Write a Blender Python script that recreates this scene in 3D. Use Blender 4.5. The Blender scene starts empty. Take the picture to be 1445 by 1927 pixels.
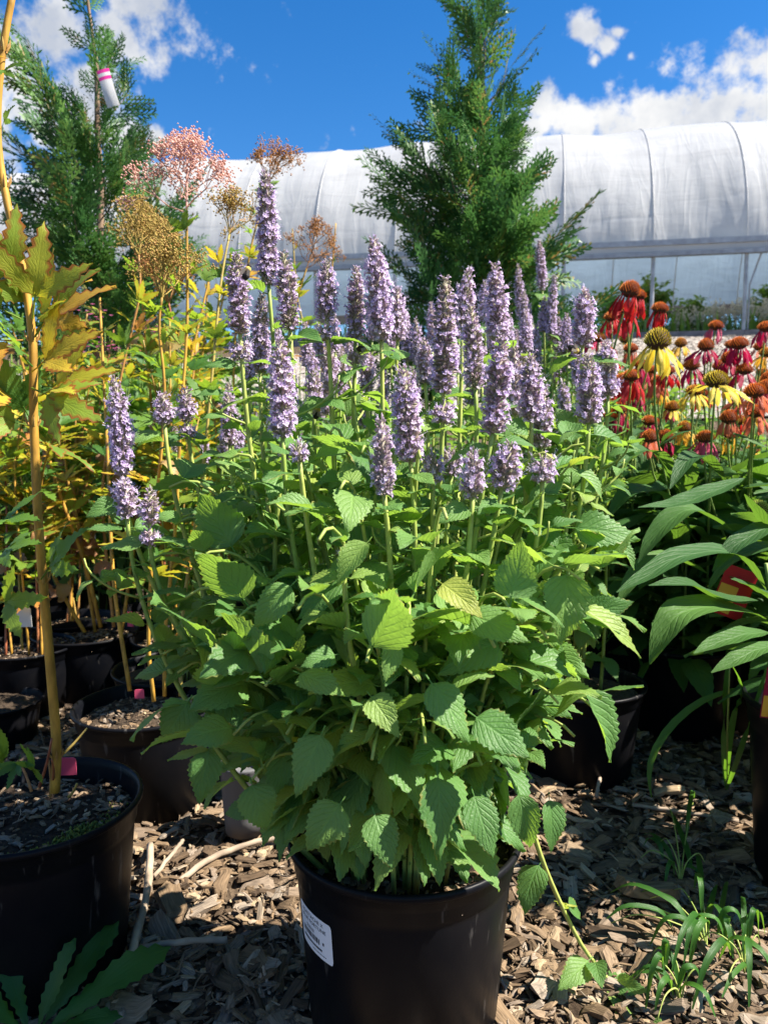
import bpy, math, random
import numpy as np
from mathutils import Matrix, Vector

R = math.radians
rng = np.random.default_rng(7)
random.seed(7)
scene = bpy.context.scene
COL = scene.collection

# ------------------------------------------------------------------ camera
H, F, PITCH = 0.72, 1420.0, R(5.5)
CP, SP = math.cos(PITCH), math.sin(PITCH)
cam_d = bpy.data.cameras.new('camera')
cam = bpy.data.objects.new('camera', cam_d)
COL.objects.link(cam)
cam.location = (0, 0, H)
cam.rotation_euler = (R(90) - PITCH, 0, 0)
cam_d.sensor_fit = 'VERTICAL'
cam_d.sensor_height = 24.0
cam_d.sensor_width = 18.0
cam_d.lens = 24.0 * F / 1927.0
cam_d.clip_start = 0.02
cam_d.clip_end = 3000
cam_d.dof.use_dof = True
cam_d.dof.focus_distance = 0.92
cam_d.dof.aperture_fstop = 6.5
scene.camera = cam


def at(px, py, y):
    """a point of the place: photo pixel and distance along +Y"""
    xv, yv = (px - 722.5) / F, (963.5 - py) / F
    d = Vector((xv, CP + yv * SP, -SP + yv * CP))
    return d * (y / d.y) + Vector((0, 0, H))


def raydir(px, py):
    xv, yv = (px - 722.5) / F, (963.5 - py) / F
    return Vector((xv, CP + yv * SP, -SP + yv * CP)).normalized()


# ------------------------------------------------------------------ sky and sun
SUN_AZ, SUN_EL = R(97), R(49)
world = bpy.data.worlds.new('World')
scene.world = world
world.use_nodes = True


class NT:
    def __init__(s, tree):
        s.t = tree
        s.n = tree.nodes
        s.l = tree.links

    def node(s, typ, ins=None, **attrs):
        n = s.n.new(typ)
        for k, v in attrs.items():
            setattr(n, k, v)
        if ins:
            for k, v in ins.items():
                sock = n.inputs[k]
                if hasattr(v, 'is_output') or isinstance(v, bpy.types.NodeSocket):
                    s.l.new(v, sock)
                else:
                    sock.default_value = v
        return n

    def math(s, op, a, b=0.0, c=0.0, clamp=False):
        n = s.node('ShaderNodeMath', {0: a, 1: b, 2: c}, operation=op)
        n.use_clamp = clamp
        return n.outputs[0]

    def mix(s, fac, a, b, typ='MIX'):
        n = s.node('ShaderNodeMix', data_type='RGBA', blend_type=typ)
        for i, v in ((0, fac), (6, a), (7, b)):
            if isinstance(v, bpy.types.NodeSocket):
                s.l.new(v, n.inputs[i])
            else:
                n.inputs[i].default_value = (v + (1,)) if isinstance(v, tuple) and len(v) == 3 else v
        return n.outputs[2]

    def ramp(s, fac, stops, interp='LINEAR'):
        n = s.node('ShaderNodeValToRGB', {0: fac})
        cr = n.color_ramp
        cr.interpolation = interp
        while len(cr.elements) < len(stops):
            cr.elements.new(0.5)
        for e, (p, c) in zip(cr.elements, stops):
            e.position = p
            e.color = tuple(c) + (1,) if len(c) == 3 else c
        return n.outputs[0]

    def rng(s, v, a, b, c=0.0, d=1.0, smooth=False):
        n = s.node('ShaderNodeMapRange', {0: v, 1: a, 2: b, 3: c, 4: d})
        if smooth:
            n.interpolation_type = 'SMOOTHSTEP'
        return n.outputs[0]


w = NT(world.node_tree)
w.n.clear()
sky = w.node('ShaderNodeTexSky', sky_type='NISHITA', sun_disc=False, sun_elevation=SUN_EL, sun_rotation=SUN_AZ,
             air_density=1.0, dust_density=0.0, ozone_density=3.0, altitude=300)
skyc = w.node('ShaderNodeHueSaturation', {'Hue': 0.505, 'Saturation': 1.36, 'Value': 0.76, 'Color': sky.outputs[0]}).outputs[0]
dirv = w.node('ShaderNodeTexCoord').outputs['Generated']
# clouds: soft lumps in the sky, broken up by noise
blobs = [(1440, 165, 75), (1300, 150, 62), (1250, 200, 62), (1130, 218, 55), (1030, 240, 45), (1330, 235, 85), (1450, 240, 90),
         (1200, 250, 70), (1540, 210, 110), (1800, 240, 140), (1370, 180, 70), (1390, 240, 110), (1270, 250, 95), (1160, 250, 80), (1080, 250, 70), (1000, 260, 60), (1220, 225, 70), (1340, 200, 75), (1420, 205, 80), (1088, 42, 27), (1118, 60, 20), (1142, 92, 24), (1112, 122, 18), (1182, 105, 14), (1166, 55, 14),
         (265, 8, 88), (140, 50, 60), (215, 70, 45), (20, 95, 75), (60, 190, 75), (-40, 210, 110), (160, 190, 70), (245, 102, 24), (290, 262, 26), (230, 255, 40), (100, 250, 50),
         (-150, 60, 150), (-400, 150, 200)]
wn = w.node('ShaderNodeTexNoise', {'Vector': dirv, 'Scale': 9.0, 'Detail': 4.0}).outputs['Color']
wv = w.node('ShaderNodeVectorMath', {0: w.node('ShaderNodeVectorMath', {0: wn, 1: (0.5, 0.5, 0.5)}, operation='SUBTRACT').outputs[0], 1: (0.07, 0.07, 0.07)}, operation='MULTIPLY').outputs[0]
dirw = w.node('ShaderNodeVectorMath', {0: dirv, 1: wv}, operation='ADD').outputs[0]
acc = None
for bx, by, br in blobs:
    d = raydir(bx, by)
    dist = w.node('ShaderNodeVectorMath', {0: dirw, 1: d}, operation='DISTANCE').outputs['Value']
    f = w.rng(dist, br * 1.45 / F, br * 0.15 / F)
    acc = f if acc is None else w.math('MAXIMUM', acc, f)
n1 = w.node('ShaderNodeTexNoise', {'Vector': dirv, 'Scale': 20.0, 'Detail': 10.0, 'Roughness': 0.64}).outputs[0]
n2 = w.node('ShaderNodeTexNoise', {'Vector': dirv, 'Scale': 3.1, 'Detail': 3.0}).outputs[0]
viewd = w.node('ShaderNodeVectorMath', {0: dirv, 1: raydir(722, 260)}, operation='DISTANCE').outputs['Value']
away = w.rng(viewd, 0.75, 1.1)
wide = w.math('MULTIPLY', w.rng(n2, 0.5, 0.68), away)
acc = w.math('MAXIMUM', acc, wide)
dens0 = w.math('ADD', acc, w.math('MULTIPLY', w.math('SUBTRACT', n1, 0.5), 3.0))
dens = w.rng(dens0, 0.32, 0.95, smooth=True)
shade = w.rng(w.node('ShaderNodeTexNoise', {'Vector': w.node('ShaderNodeVectorMath', {0: dirv, 1: (0.006, 0.0, -0.02)}, operation='ADD').outputs[0], 'Scale': 11.0, 'Detail': 7.0, 'Roughness': 0.55}).outputs[0], 0.36, 0.62)
cloudc = w.mix(shade, (2.2, 2.4, 2.8), (3.9, 3.9, 3.9))
allc = w.mix(dens, skyc, cloudc)
bg = w.node('ShaderNodeBackground', {'Color': allc, 'Strength': 0.08})
w.l.new(bg.outputs[0], w.node('ShaderNodeOutputWorld').inputs[0])

sun_d = bpy.data.lights.new('sun', 'SUN')
sun_d.energy = 4.6
sun_d.angle = R(0.53)
sun_d.color = (1.0, 0.93, 0.82)
sun = bpy.data.objects.new('sun', sun_d)
COL.objects.link(sun)
sdir = Vector((math.sin(SUN_AZ) * math.cos(SUN_EL), math.cos(SUN_AZ) * math.cos(SUN_EL), math.sin(SUN_EL)))
sun.rotation_euler = sdir.to_track_quat('Z', 'Y').to_euler()
sun.location = sdir * 20

scene.view_settings.view_transform = 'Standard'
scene.view_settings.look = 'None'
scene.view_settings.exposure = 1.68
scene.view_settings.gamma = 1.0
scene.view_settings.use_curve_mapping = False
scene.render.engine = 'CYCLES'
cy = scene.cycles
cy.use_denoising = True
cy.denoiser = 'OPENIMAGEDENOISE'
cy.max_bounces = 8
cy.diffuse_bounces = 3
cy.glossy_bounces = 2
cy.transmission_bounces = 4
cy.transparent_max_bounces = 6
cy.caustics_reflective = False
cy.caustics_refractive = False
cy.sample_clamp_indirect = 6.0

# ------------------------------------------------------------------ helpers
WL = {}


def thing(name, label, cat, loc, group=None):
    o = bpy.data.objects.new(name, None)
    COL.objects.link(o)
    o.location = loc
    o.empty_display_size = 0.05
    WL[o.name] = Vector(loc)
    o['label'] = label
    o['category'] = cat
    if group:
        o['group'] = group
    return o


def tag(o, label, cat, group=None):
    o['label'] = label
    o['category'] = cat
    if group:
        o['group'] = group
    return o


def put(name, mesh, parent=None, mw=None, loc=None):
    """link one object; every parent only carries a translation"""
    o = bpy.data.objects.new(name, mesh)
    COL.objects.link(o)
    m = Matrix(mw) if mw is not None else Matrix.Translation(Vector(loc) if loc is not None else Vector((0, 0, 0)))
    WL[o.name] = m.translation.copy()
    if parent is not None:
        o.parent = parent
        m = Matrix.Translation(-WL[parent.name]) @ m
    o.matrix_local = m
    return o


class MB:
    def __init__(s):
        s.v, s.uv, s.r, s.q, s.t, s.n = [], [], [], [], [], 0

    def add(s, v, q=None, t=None, uv=None, rnd=0.0, mat=0):
        v = np.asarray(v, float).reshape(-1, 3)
        k = len(v)
        s.v.append(v)
        s.uv.append(np.zeros((k, 2)) if uv is None else np.asarray(uv, float))
        s.r.append(np.full(k, rnd) if np.isscalar(rnd) else np.asarray(rnd, float))
        if q is not None and len(q):
            q = np.asarray(q, int)
            s.q.append((q + s.n, np.full(len(q), mat)))
        if t is not None and len(t):
            t = np.asarray(t, int)
            s.t.append((t + s.n, np.full(len(t), mat)))
        s.n += k

    def addm(s, data, M, rnd=0.0):
        """a template dict v,q,t,uv(,mq,mt) placed by matrix M"""
        M = np.array(M)
        v = data['v'] @ M[:3, :3].T + M[:3, 3]
        k = len(v)
        s.v.append(v)
        s.uv.append(data['uv'])
        s.r.append((data.get('r', np.zeros(k)) + rnd) % 1.0)
        if len(data['q']):
            s.q.append((data['q'] + s.n, data['mq']))
        if len(data['t']):
            s.t.append((data['t'] + s.n, data['mt']))
        s.n += k

    def data(s):
        z4, z3 = np.zeros((0, 4), int), np.zeros((0, 3), int)
        return dict(v=np.concatenate(s.v), uv=np.concatenate(s.uv), r=np.concatenate(s.r),
                    q=np.concatenate([a for a, b in s.q]) if s.q else z4, mq=np.concatenate([b for a, b in s.q]) if s.q else np.zeros(0, int),
                    t=np.concatenate([a for a, b in s.t]) if s.t else z3, mt=np.concatenate([b for a, b in s.t]) if s.t else np.zeros(0, int))

    def mesh(s, name, mats, smooth=True):
        d = s.data()
        me = bpy.data.meshes.new(name)
        q, t = d['q'], d['t']
        me.vertices.add(len(d['v']))
        me.vertices.foreach_set('co', d['v'].astype(np.float32).ravel())
        loops = np.concatenate([q.ravel(), t.ravel()]).astype(np.int32)
        me.loops.add(len(loops))
        me.loops.foreach_set('vertex_index', loops)
        starts = np.concatenate([np.arange(len(q)) * 4, len(q) * 4 + np.arange(len(t)) * 3]).astype(np.int32)
        me.polygons.add(len(starts))
        me.polygons.foreach_set('loop_start', starts)
        me.polygons.foreach_set('material_index', np.concatenate([d['mq'], d['mt']]).astype(np.int32))
        me.polygons.foreach_set('use_smooth', np.full(len(starts), bool(smooth)))
        uvl = me.uv_layers.new(name='UVMap')
        uvl.data.foreach_set('uv', d['uv'][loops].astype(np.float32).ravel())
        at_ = me.attributes.new('rnd', 'FLOAT', 'POINT')
        at_.data.foreach_set('value', d['r'].astype(np.float32))
        for m in (mats if isinstance(mats, (list, tuple)) else [mats]):
            me.materials.append(m)
        me.update(calc_edges=True)
        me.validate()
        return me


def tube(mb, pts, rad, k=6, rnd=0.0, mat=0, cap=False, vscale=10.0):
    p = np.asarray([tuple(x) for x in pts], float)
    n = len(p)
    rad = np.full(n, rad) if np.isscalar(rad) else np.asarray(rad, float)
    tan = np.gradient(p, axis=0)
    tan /= np.linalg.norm(tan, axis=1)[:, None] + 1e-12
    a = np.array([1.0, 0, 0]) if abs(tan[0][0]) < 0.8 else np.array([0, 1.0, 0])
    V = []
    ang = np.arange(k) * 2 * np.pi / k
    L = np.concatenate([[0], np.cumsum(np.linalg.norm(np.diff(p, axis=0), axis=1))])
    UV = []
    for i in range(n):
        a = a - tan[i] * a.dot(tan[i])
        a /= np.linalg.norm(a) + 1e-12
        b = np.cross(tan[i], a)
        V.append(p[i] + rad[i] * (np.cos(ang)[:, None] * a + np.sin(ang)[:, None] * b))
        UV.append(np.stack([ang / 6.283, np.full(k, L[i] * vscale)], 1))
    q = [[i * k + j, i * k + (j + 1) % k, (i + 1) * k + (j + 1) % k, (i + 1) * k + j] for i in range(n - 1) for j in range(k)]
    V = np.concatenate(V)
    t = []
    if cap:
        V = np.concatenate([V, p[[0, -1]]])
        UV.append(np.zeros((2, 2)))
        c = n * k
        t = [[c, (j + 1) % k, j] for j in range(k)] + [[c + 1, (n - 1) * k + j, (n - 1) * k + (j + 1) % k] for j in range(k)]
    mb.add(V, q, t, np.concatenate(UV), rnd, mat)


def lathe(mb, prof, k=48, mat=0, jit=None):
    prof = np.asarray(prof, float)
    ang = np.arange(k) * 2 * np.pi / k
    V, UV = [], []
    for i, (r, z) in enumerate(prof):
        V.append(np.stack([r * np.cos(ang), r * np.sin(ang), np.full(k, z)], 1))
        UV.append(np.stack([ang / 6.283, np.full(k, i / len(prof))], 1))
    n = len(prof)
    q = [[i * k + j, i * k + (j + 1) % k, (i + 1) * k + (j + 1) % k, (i + 1) * k + j] for i in range(n - 1) for j in range(k)]
    mb.add(np.concatenate(V), q, None, np.concatenate(UV), 0, mat)


def box(mb, lo, hi, mat=0, M=None):
    x0, y0, z0 = lo
    x1, y1, z1 = hi
    v = np.array([(x0, y0, z0), (x1, y0, z0), (x1, y1, z0), (x0, y1, z0), (x0, y0, z1), (x1, y0, z1), (x1, y1, z1), (x0, y1, z1)], float)
    if M is not None:
        M = np.array(M)
        v = v @ M[:3, :3].T + M[:3, 3]
    q = [(3, 2, 1, 0), (4, 5, 6, 7), (0, 1, 5, 4), (1, 2, 6, 5), (2, 3, 7, 6), (3, 0, 4, 7)]
    mb.add(v, q, None, None, 0, mat)


def bez(p0, p1, p2, p3, n):
    t = np.linspace(0, 1, n)[:, None]
    p0, p1, p2, p3 = (np.array(tuple(p), float) for p in (p0, p1, p2, p3))
    return (1 - t) ** 3 * p0 + 3 * t * (1 - t) ** 2 * p1 + 3 * t * t * (1 - t) * p2 + t ** 3 * p3


def smoothpath(pts, n):
    """Catmull-Rom through points"""
    p = np.array([tuple(x) for x in pts], float)
    p = np.concatenate([[2 * p[0] - p[1]], p, [2 * p[-1] - p[-2]]])
    m = len(p) - 3
    out = []
    for u in np.linspace(0, m, n):
        i = min(int(u), m - 1)
        t = u - i
        a, b, c, d = p[i:i + 4]
        out.append(0.5 * ((2 * b) + (-a + c) * t + (2 * a - 5 * b + 4 * c - d) * t * t + (-a + 3 * b - 3 * c + d) * t ** 3))
    return np.array(out)


def orient(pos, d, up=(0, 0, 1), roll=0.0, sc=1.0, scx=None):
    """+Y along d, +Z as near to up as it can be"""
    d = Vector(d).normalized()
    u = Vector(up)
    x = d.cross(u)
    if x.length < 1e-4:
        x = d.cross(Vector((0.3, 1, 0)))
    x.normalize()
    z = x.cross(d)
    M = Matrix((x, d, z)).transposed()
    M = M @ Matrix.Rotation(roll, 3, 'Y')
    sx = sc if scx is None else scx
    M = M @ Matrix.Diagonal((sx, sc, sc))
    M = M.to_4x4()
    M.translation = Vector(pos)
    return M


def sph(az, el):
    return Vector((math.cos(az) * math.cos(el), math.sin(az) * math.cos(el), math.sin(el)))


# ------------------------------------------------------------------ materials
def new_mat(name):
    m = bpy.data.materials.new(name)
    m.use_nodes = True
    t = NT(m.node_tree)
    t.n.clear()
    return m, t


def rand_of(t):
    oi = t.node('ShaderNodeObjectInfo').outputs['Random']
    a = t.node('ShaderNodeAttribute', attribute_name='rnd').outputs['Fac']
    return t.math('FRACT', t.math('ADD', oi, a))


def finish(t, surf, bump=None):
    out = t.node('ShaderNodeOutputMaterial')
    t.l.new(surf, out.inputs[0])


def bump_of(t, h, strength=0.5, dist=0.002):
    return t.node('ShaderNodeBump', {'Height': h, 'Strength': strength, 'Distance': dist}).outputs[0]


def mat_leaf(name, cols, under, trans, nv=7, slope=0.38, bump=0.6, bdist=0.0012, rough=0.5, tw=0.38, spec=0.35, edge=None, veinc=1.35, blotch=None):
    m, t = new_mat(name)
    r = rand_of(t)
    uv = t.node('ShaderNodeTexCoord').outputs['UV']
    s = t.node('ShaderNodeSeparateXYZ', {0: uv})
    a = t.math('ABSOLUTE', t.math('MULTIPLY', t.math('SUBTRACT', s.outputs[0], 0.5), 2.0))
    ph = t.math('MULTIPLY', t.math('SUBTRACT', s.outputs[1], t.math('MULTIPLY', a, slope)), float(nv))
    d = t.math('ABSOLUTE', t.math('SUBTRACT', t.math('FRACT', ph), 0.5))
    pil = t.math('SUBTRACT', 1.0, t.math('POWER', t.math('MULTIPLY', d, 2.0), 5.0))
    mid = t.math('MULTIPLY', a, 9.0, clamp=True)
    nz = t.node('ShaderNodeTexNoise', {'Vector': t.node('ShaderNodeMapping', {'Vector': uv, 'Scale': (14, 24, 1)}).outputs[0], 'Scale': 1.0, 'Detail': 3.0}).outputs[0]
    vor = t.node('ShaderNodeTexVoronoi', {'Vector': t.node('ShaderNodeMapping', {'Vector': uv, 'Scale': (9, 18, 1)}).outputs[0], 'Scale': 1.0}, feature='DISTANCE_TO_EDGE').outputs['Distance']
    cells = t.math('MULTIPLY', vor, 2.5, clamp=True)
    h = t.math('MULTIPLY', t.math('MULTIPLY', pil, mid), t.math('ADD', 0.65, t.math('MULTIPLY', cells, 0.35)))
    base = t.ramp(r, cols)
    vein = t.math('SUBTRACT', 1.0, t.math('MULTIPLY', pil, mid), clamp=True)
    base = t.mix(t.math('MULTIPLY', vein, 0.45), base, t.mix(1.0, base, (veinc, veinc, veinc * 0.9), 'MULTIPLY'))
    base = t.mix(t.math('MULTIPLY', t.math('SUBTRACT', nz, 0.35, clamp=True), 0.7), base, t.mix(1.0, base, (0.72, 0.78, 0.7), 'MULTIPLY'))
    if edge is not None:
        big = t.node('ShaderNodeTexNoise', {'Vector': t.node('ShaderNodeVectorMath', {0: uv, 1: t.node('ShaderNodeCombineXYZ', {0: r, 1: r, 2: t.math('MULTIPLY', r, 31.0)}).outputs[0]}, operation='ADD').outputs[0], 'Scale': 3.5, 'Detail': 4.0}).outputs[0]
        ef = t.math('ADD', t.math('MULTIPLY', t.math('POWER', a, 2.0), 0.5), t.math('SUBTRACT', big, 0.5))
        ef = t.rng(t.math('ADD', ef, t.math('MULTIPLY', s.outputs[1], 0.16)), edge[1], edge[1] + 0.22)
        base = t.mix(ef, base, edge[0])
    back = t.node('ShaderNodeNewGeometry').outputs['Backfacing']
    col = t.mix(back, base, t.mix(0.6, base, under))
    bn = bump_of(t, t.math('ADD', h, t.math('MULTIPLY', nz, 0.15)), bump, bdist)
    p = t.node('ShaderNodeBsdfPrincipled', {'Base Color': col, 'Roughness': rough, 'Specular IOR Level': spec, 'Normal': bn})
    tc = t.mix(0.55, t.mix(1.0, base, (2.0, 2.0, 1.2), 'MULTIPLY'), trans)
    tc = t.mix(t.math('MULTIPLY', vein, 0.3), tc, t.mix(1.0, tc, (0.6, 0.65, 0.5), 'MULTIPLY'))
    tr = t.node('ShaderNodeBsdfTranslucent', {'Color': tc, 'Normal': bn})
    mx = t.node('ShaderNodeMixShader', {0: tw, 1: p.outputs[0], 2: tr.outputs[0]})
    finish(t, mx.outputs[0])
    return m


def mat_simple(name, cols, rough=0.6, noise=0.0, nscale=60, bump=0.0, bdist=0.002, spec=0.3, tw=0.0, vert=None, coord='Object', metallic=0.0, stretch=(1, 1, 1)):
    m, t = new_mat(name)
    r = rand_of(t)
    tc = t.node('ShaderNodeTexCoord')
    base = t.ramp(r, cols) if len(cols) > 1 else None
    mp = t.node('ShaderNodeMapping', {'Vector': tc.outputs[coord], 'Scale': stretch}).outputs[0]
    nz = t.node('ShaderNodeTexNoise', {'Vector': mp, 'Scale': float(nscale), 'Detail': 5.0}).outputs[0]
    if base is None:
        base = t.node('ShaderNodeRGB').outputs[0]
        base.default_value = tuple(cols[0][1]) + (1,)
    if vert is not None:
        s = t.node('ShaderNodeSeparateXYZ', {0: tc.outputs['UV']})
        base = t.mix(t.rng(s.outputs[1], vert[1], vert[2]), base, vert[0])
    if noise:
        k = t.rng(nz, 0.3, 0.7, 1.0 - noise, 1.0 + noise)
        base = t.mix(1.0, base, t.node('ShaderNodeCombineColor', {0: k, 1: k, 2: k}).outputs[0], 'MULTIPLY')
    ins = {'Base Color': base, 'Roughness': rough, 'Specular IOR Level': spec, 'Metallic': metallic}
    if bump:
        ins['Normal'] = bump_of(t, nz, bump, bdist)
    p = t.node('ShaderNodeBsdfPrincipled', ins)
    sh = p.outputs[0]
    if tw:
        tr = t.node('ShaderNodeBsdfTranslucent', {'Color': base})
        sh = t.node('ShaderNodeMixShader', {0: tw, 1: sh, 2: tr.outputs[0]}).outputs[0]
    finish(t, sh)
    return m


M = {}
M['hyssop_leaf'] = mat_leaf('hyssop_leaf', [(0, (0.08, 0.19, 0.05)), (0.5, (0.125, 0.255, 0.066)), (0.85, (0.18, 0.31, 0.078)), (0.97, (0.25, 0.34, 0.065)), (1.0, (0.36, 0.36, 0.07))],
                            (0.15, 0.26, 0.09), (0.42, 0.62, 0.05), nv=7, slope=0.42, bump=0.6, bdist=0.0014, tw=0.40, edge=((0.30, 0.26, 0.06), 0.56))
M['cone_leaf'] = mat_leaf('coneflower_leaf', [(0, (0.03, 0.085, 0.022)), (0.6, (0.045, 0.12, 0.03)), (1, (0.075, 0.16, 0.035))],
                          (0.08, 0.16, 0.06), (0.25, 0.45, 0.03), nv=9, slope=0.3, bump=0.5, bdist=0.002, tw=0.3, rough=0.55, spec=0.18)
M['meadow_leaf'] = mat_leaf('queen_leaf', [(0, (0.12, 0.23, 0.03)), (0.38, (0.25, 0.33, 0.035)), (0.62, (0.44, 0.41, 0.04)), (0.84, (0.52, 0.36, 0.04)), (0.95, (0.44, 0.2, 0.04)), (1, (0.22, 0.09, 0.04))],
                            (0.26, 0.28, 0.1), (0.62, 0.5, 0.03), nv=8, slope=0.4, bump=0.3, veinc=1.15, tw=0.42, edge=((0.27, 0.08, 0.02), 0.27))
M['meadow_leaf_green'] = mat_leaf('queen_leaf_green', [(0, (0.05, 0.14, 0.025)), (0.6, (0.1, 0.21, 0.03)), (1, (0.2, 0.27, 0.035))],
                                  (0.15, 0.24, 0.08), (0.4, 0.55, 0.03), nv=8, slope=0.4, bump=0.3, veinc=1.15, tw=0.42)
M['dead_leaf'] = mat_leaf('dead_leaf', [(0, (0.2, 0.09, 0.05)), (0.6, (0.3, 0.16, 0.07)), (1, (0.42, 0.28, 0.12))], (0.3, 0.18, 0.1), (0.5, 0.25, 0.08), nv=8, tw=0.25)
M['mid_leaf'] = mat_leaf('perennial_leaf', [(0, (0.045, 0.12, 0.03)), (0.6, (0.08, 0.18, 0.04)), (1, (0.14, 0.25, 0.05))], (0.12, 0.2, 0.08), (0.35, 0.55, 0.05), nv=6, bump=0.3, tw=0.38)
M['weed_leaf'] = mat_leaf('weed_leaf', [(0, (0.02, 0.085, 0.014)), (1, (0.05, 0.15, 0.022))], (0.1, 0.2, 0.06), (0.3, 0.55, 0.03), nv=5, slope=0.9, bump=0.3, tw=0.35, rough=0.45)
M['hyssop_stem'] = mat_simple('hyssop_stem', [(0, (0.24, 0.33, 0.07)), (1, (0.36, 0.40, 0.10))], 0.5, 0.2, 90)
M['cone_stem'] = mat_simple('coneflower_stem', [(0, (0.12, 0.2, 0.05)), (1, (0.22, 0.3, 0.07))], 0.55, 0.2, 90)
M['ochre_stem'] = mat_simple('ochre_stem', [(0, (0.38, 0.20, 0.03)), (1, (0.48, 0.28, 0.045))], 0.55, 0.5, 30, 0.5, 0.0015, stretch=(3, 3, 0.8))
M['red_stem'] = mat_simple('red_stem', [(0, (0.32, 0.1, 0.05)), (0.5, (0.4, 0.2, 0.06)), (1, (0.34, 0.28, 0.07))], 0.5, 0.25, 60)
M['calyx'] = mat_simple('calyx', [(0, (0.36, 0.36, 0.22)), (0.4, (0.47, 0.39, 0.39)), (0.8, (0.56, 0.43, 0.57)), (1, (0.56, 0.46, 0.36))], 0.6, tw=0.4)
M['corolla'] = mat_simple('corolla', [(0, (0.57, 0.43, 0.70)), (0.5, (0.71, 0.57, 0.79)), (0.85, (0.81, 0.69, 0.84)), (1, (0.84, 0.72, 0.76))], 0.5, tw=0.5)
M['stamen'] = mat_simple('stamen', [(0, (0.6, 0.5, 0.8)), (1, (0.75, 0.68, 0.85))], 0.5)
M['spike_core'] = mat_simple('spike_core', [(0, (0.26, 0.25, 0.15)), (1, (0.3, 0.25, 0.22))], 0.8)


def mat_plastic(name, col=(0.0042, 0.0048, 0.007), rough=0.42, dust=0.035):
    m, t = new_mat(name)
    tc = t.node('ShaderNodeTexCoord').outputs['Object']
    n1 = t.node('ShaderNodeTexNoise', {'Vector': tc, 'Scale': 9.0, 'Detail': 8.0, 'Roughness': 0.65}).outputs[0]
    st = t.node('ShaderNodeMapping', {'Vector': tc, 'Scale': (26, 26, 3.5), 'Rotation': (0.45, 0.5, 0.0)}).outputs[0]
    n2 = t.node('ShaderNodeTexNoise', {'Vector': st, 'Scale': 2.2, 'Detail': 4.0, 'Roughness': 0.6}).outputs[0]
    scr = t.rng(n2, 0.64, 0.82)
    du = t.math('MULTIPLY', t.rng(n1, 0.42, 0.8), dust * 1.1)
    c = t.mix(du, col, (0.16, 0.125, 0.09))
    c = t.mix(t.math('MULTIPLY', scr, 0.5), c, (0.3, 0.28, 0.26))
    fine = t.node('ShaderNodeTexNoise', {'Vector': tc, 'Scale': 240.0, 'Detail': 2.0}).outputs[0]
    rr = t.math('ADD', rough, t.math('MULTIPLY', t.math('SUBTRACT', n1, 0.5), 0.35))
    p = t.node('ShaderNodeBsdfPrincipled', {'Base Color': c, 'Roughness': rr, 'Specular IOR Level': 0.1, 'Normal': bump_of(t, fine, 0.12, 0.0008)})
    finish(t, p.outputs[0])
    return m


M['pot'] = mat_plastic('black_pot_plastic')
M['pot_brown'] = mat_plastic('brown_pot_plastic', (0.05, 0.04, 0.03), 0.5, 0.25)
M['pot_grey'] = mat_plastic('grey_pot_plastic', (0.12, 0.12, 0.125), 0.5, 0.2)


def mat_chip():
    m, t = new_mat('wood_chip')
    r = rand_of(t)
    uv = t.node('ShaderNodeTexCoord').outputs['UV']
    off = t.node('ShaderNodeCombineXYZ', {0: t.math('MULTIPLY', r, 37.0), 1: t.math('MULTIPLY', r, 91.0), 2: 0.0}).outputs[0]
    mp = t.node('ShaderNodeMapping', {'Vector': t.node('ShaderNodeVectorMath', {0: uv, 1: off}, operation='ADD').outputs[0], 'Scale': (26, 2.2, 1)}).outputs[0]
    g = t.node('ShaderNodeTexNoise', {'Vector': mp, 'Scale': 1.0, 'Detail': 4.0, 'Distortion': 0.4}).outputs[0]
    base = t.ramp(r, [(0, (0.07, 0.047, 0.03)), (0.25, (0.155, 0.105, 0.063)), (0.5, (0.24, 0.163, 0.095)), (0.66, (0.2, 0.15, 0.108)), (0.82, (0.30, 0.245, 0.19)), (0.92, (0.42, 0.31, 0.19)), (1, (0.09, 0.062, 0.043))])
    k = t.rng(g, 0.3, 0.7, 0.5, 1.25)
    base = t.mix(1.0, base, t.node('ShaderNodeCombineColor', {0: k, 1: k, 2: k}).outputs[0], 'MULTIPLY')
    p = t.node('ShaderNodeBsdfPrincipled', {'Base Color': base, 'Roughness': 0.85, 'Specular IOR Level': 0.2, 'Normal': bump_of(t, g, 0.8, 0.0012)})
    finish(t, p.outputs[0])
    return m


M['chip'] = mat_chip()


def mat_ground():
    m, t = new_mat('mulch_ground')
    tc = t.node('ShaderNodeTexCoord').outputs['Object']
    v = t.node('ShaderNodeTexVoronoi', {'Vector': tc, 'Scale': 45.0, 'Randomness': 1.0})
    n = t.node('ShaderNodeTexNoise', {'Vector': tc, 'Scale': 120.0, 'Detail': 6.0}).outputs[0]
    s = t.node('ShaderNodeSeparateColor', {0: v.outputs['Color']})
    c = t.ramp(s.outputs[0], [(0, (0.03, 0.02, 0.014)), (0.5, (0.085, 0.06, 0.04)), (1, (0.17, 0.125, 0.085))])
    k = t.rng(n, 0.3, 0.7, 0.6, 1.3)
    c = t.mix(1.0, c, t.node('ShaderNodeCombineColor', {0: k, 1: k, 2: k}).outputs[0], 'MULTIPLY')
    p = t.node('ShaderNodeBsdfPrincipled', {'Base Color': c, 'Roughness': 0.95, 'Specular IOR Level': 0.1, 'Normal': bump_of(t, t.math('ADD', v.outputs['Distance'], n), 0.8, 0.01)})
    finish(t, p.outputs[0])
    return m


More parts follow.
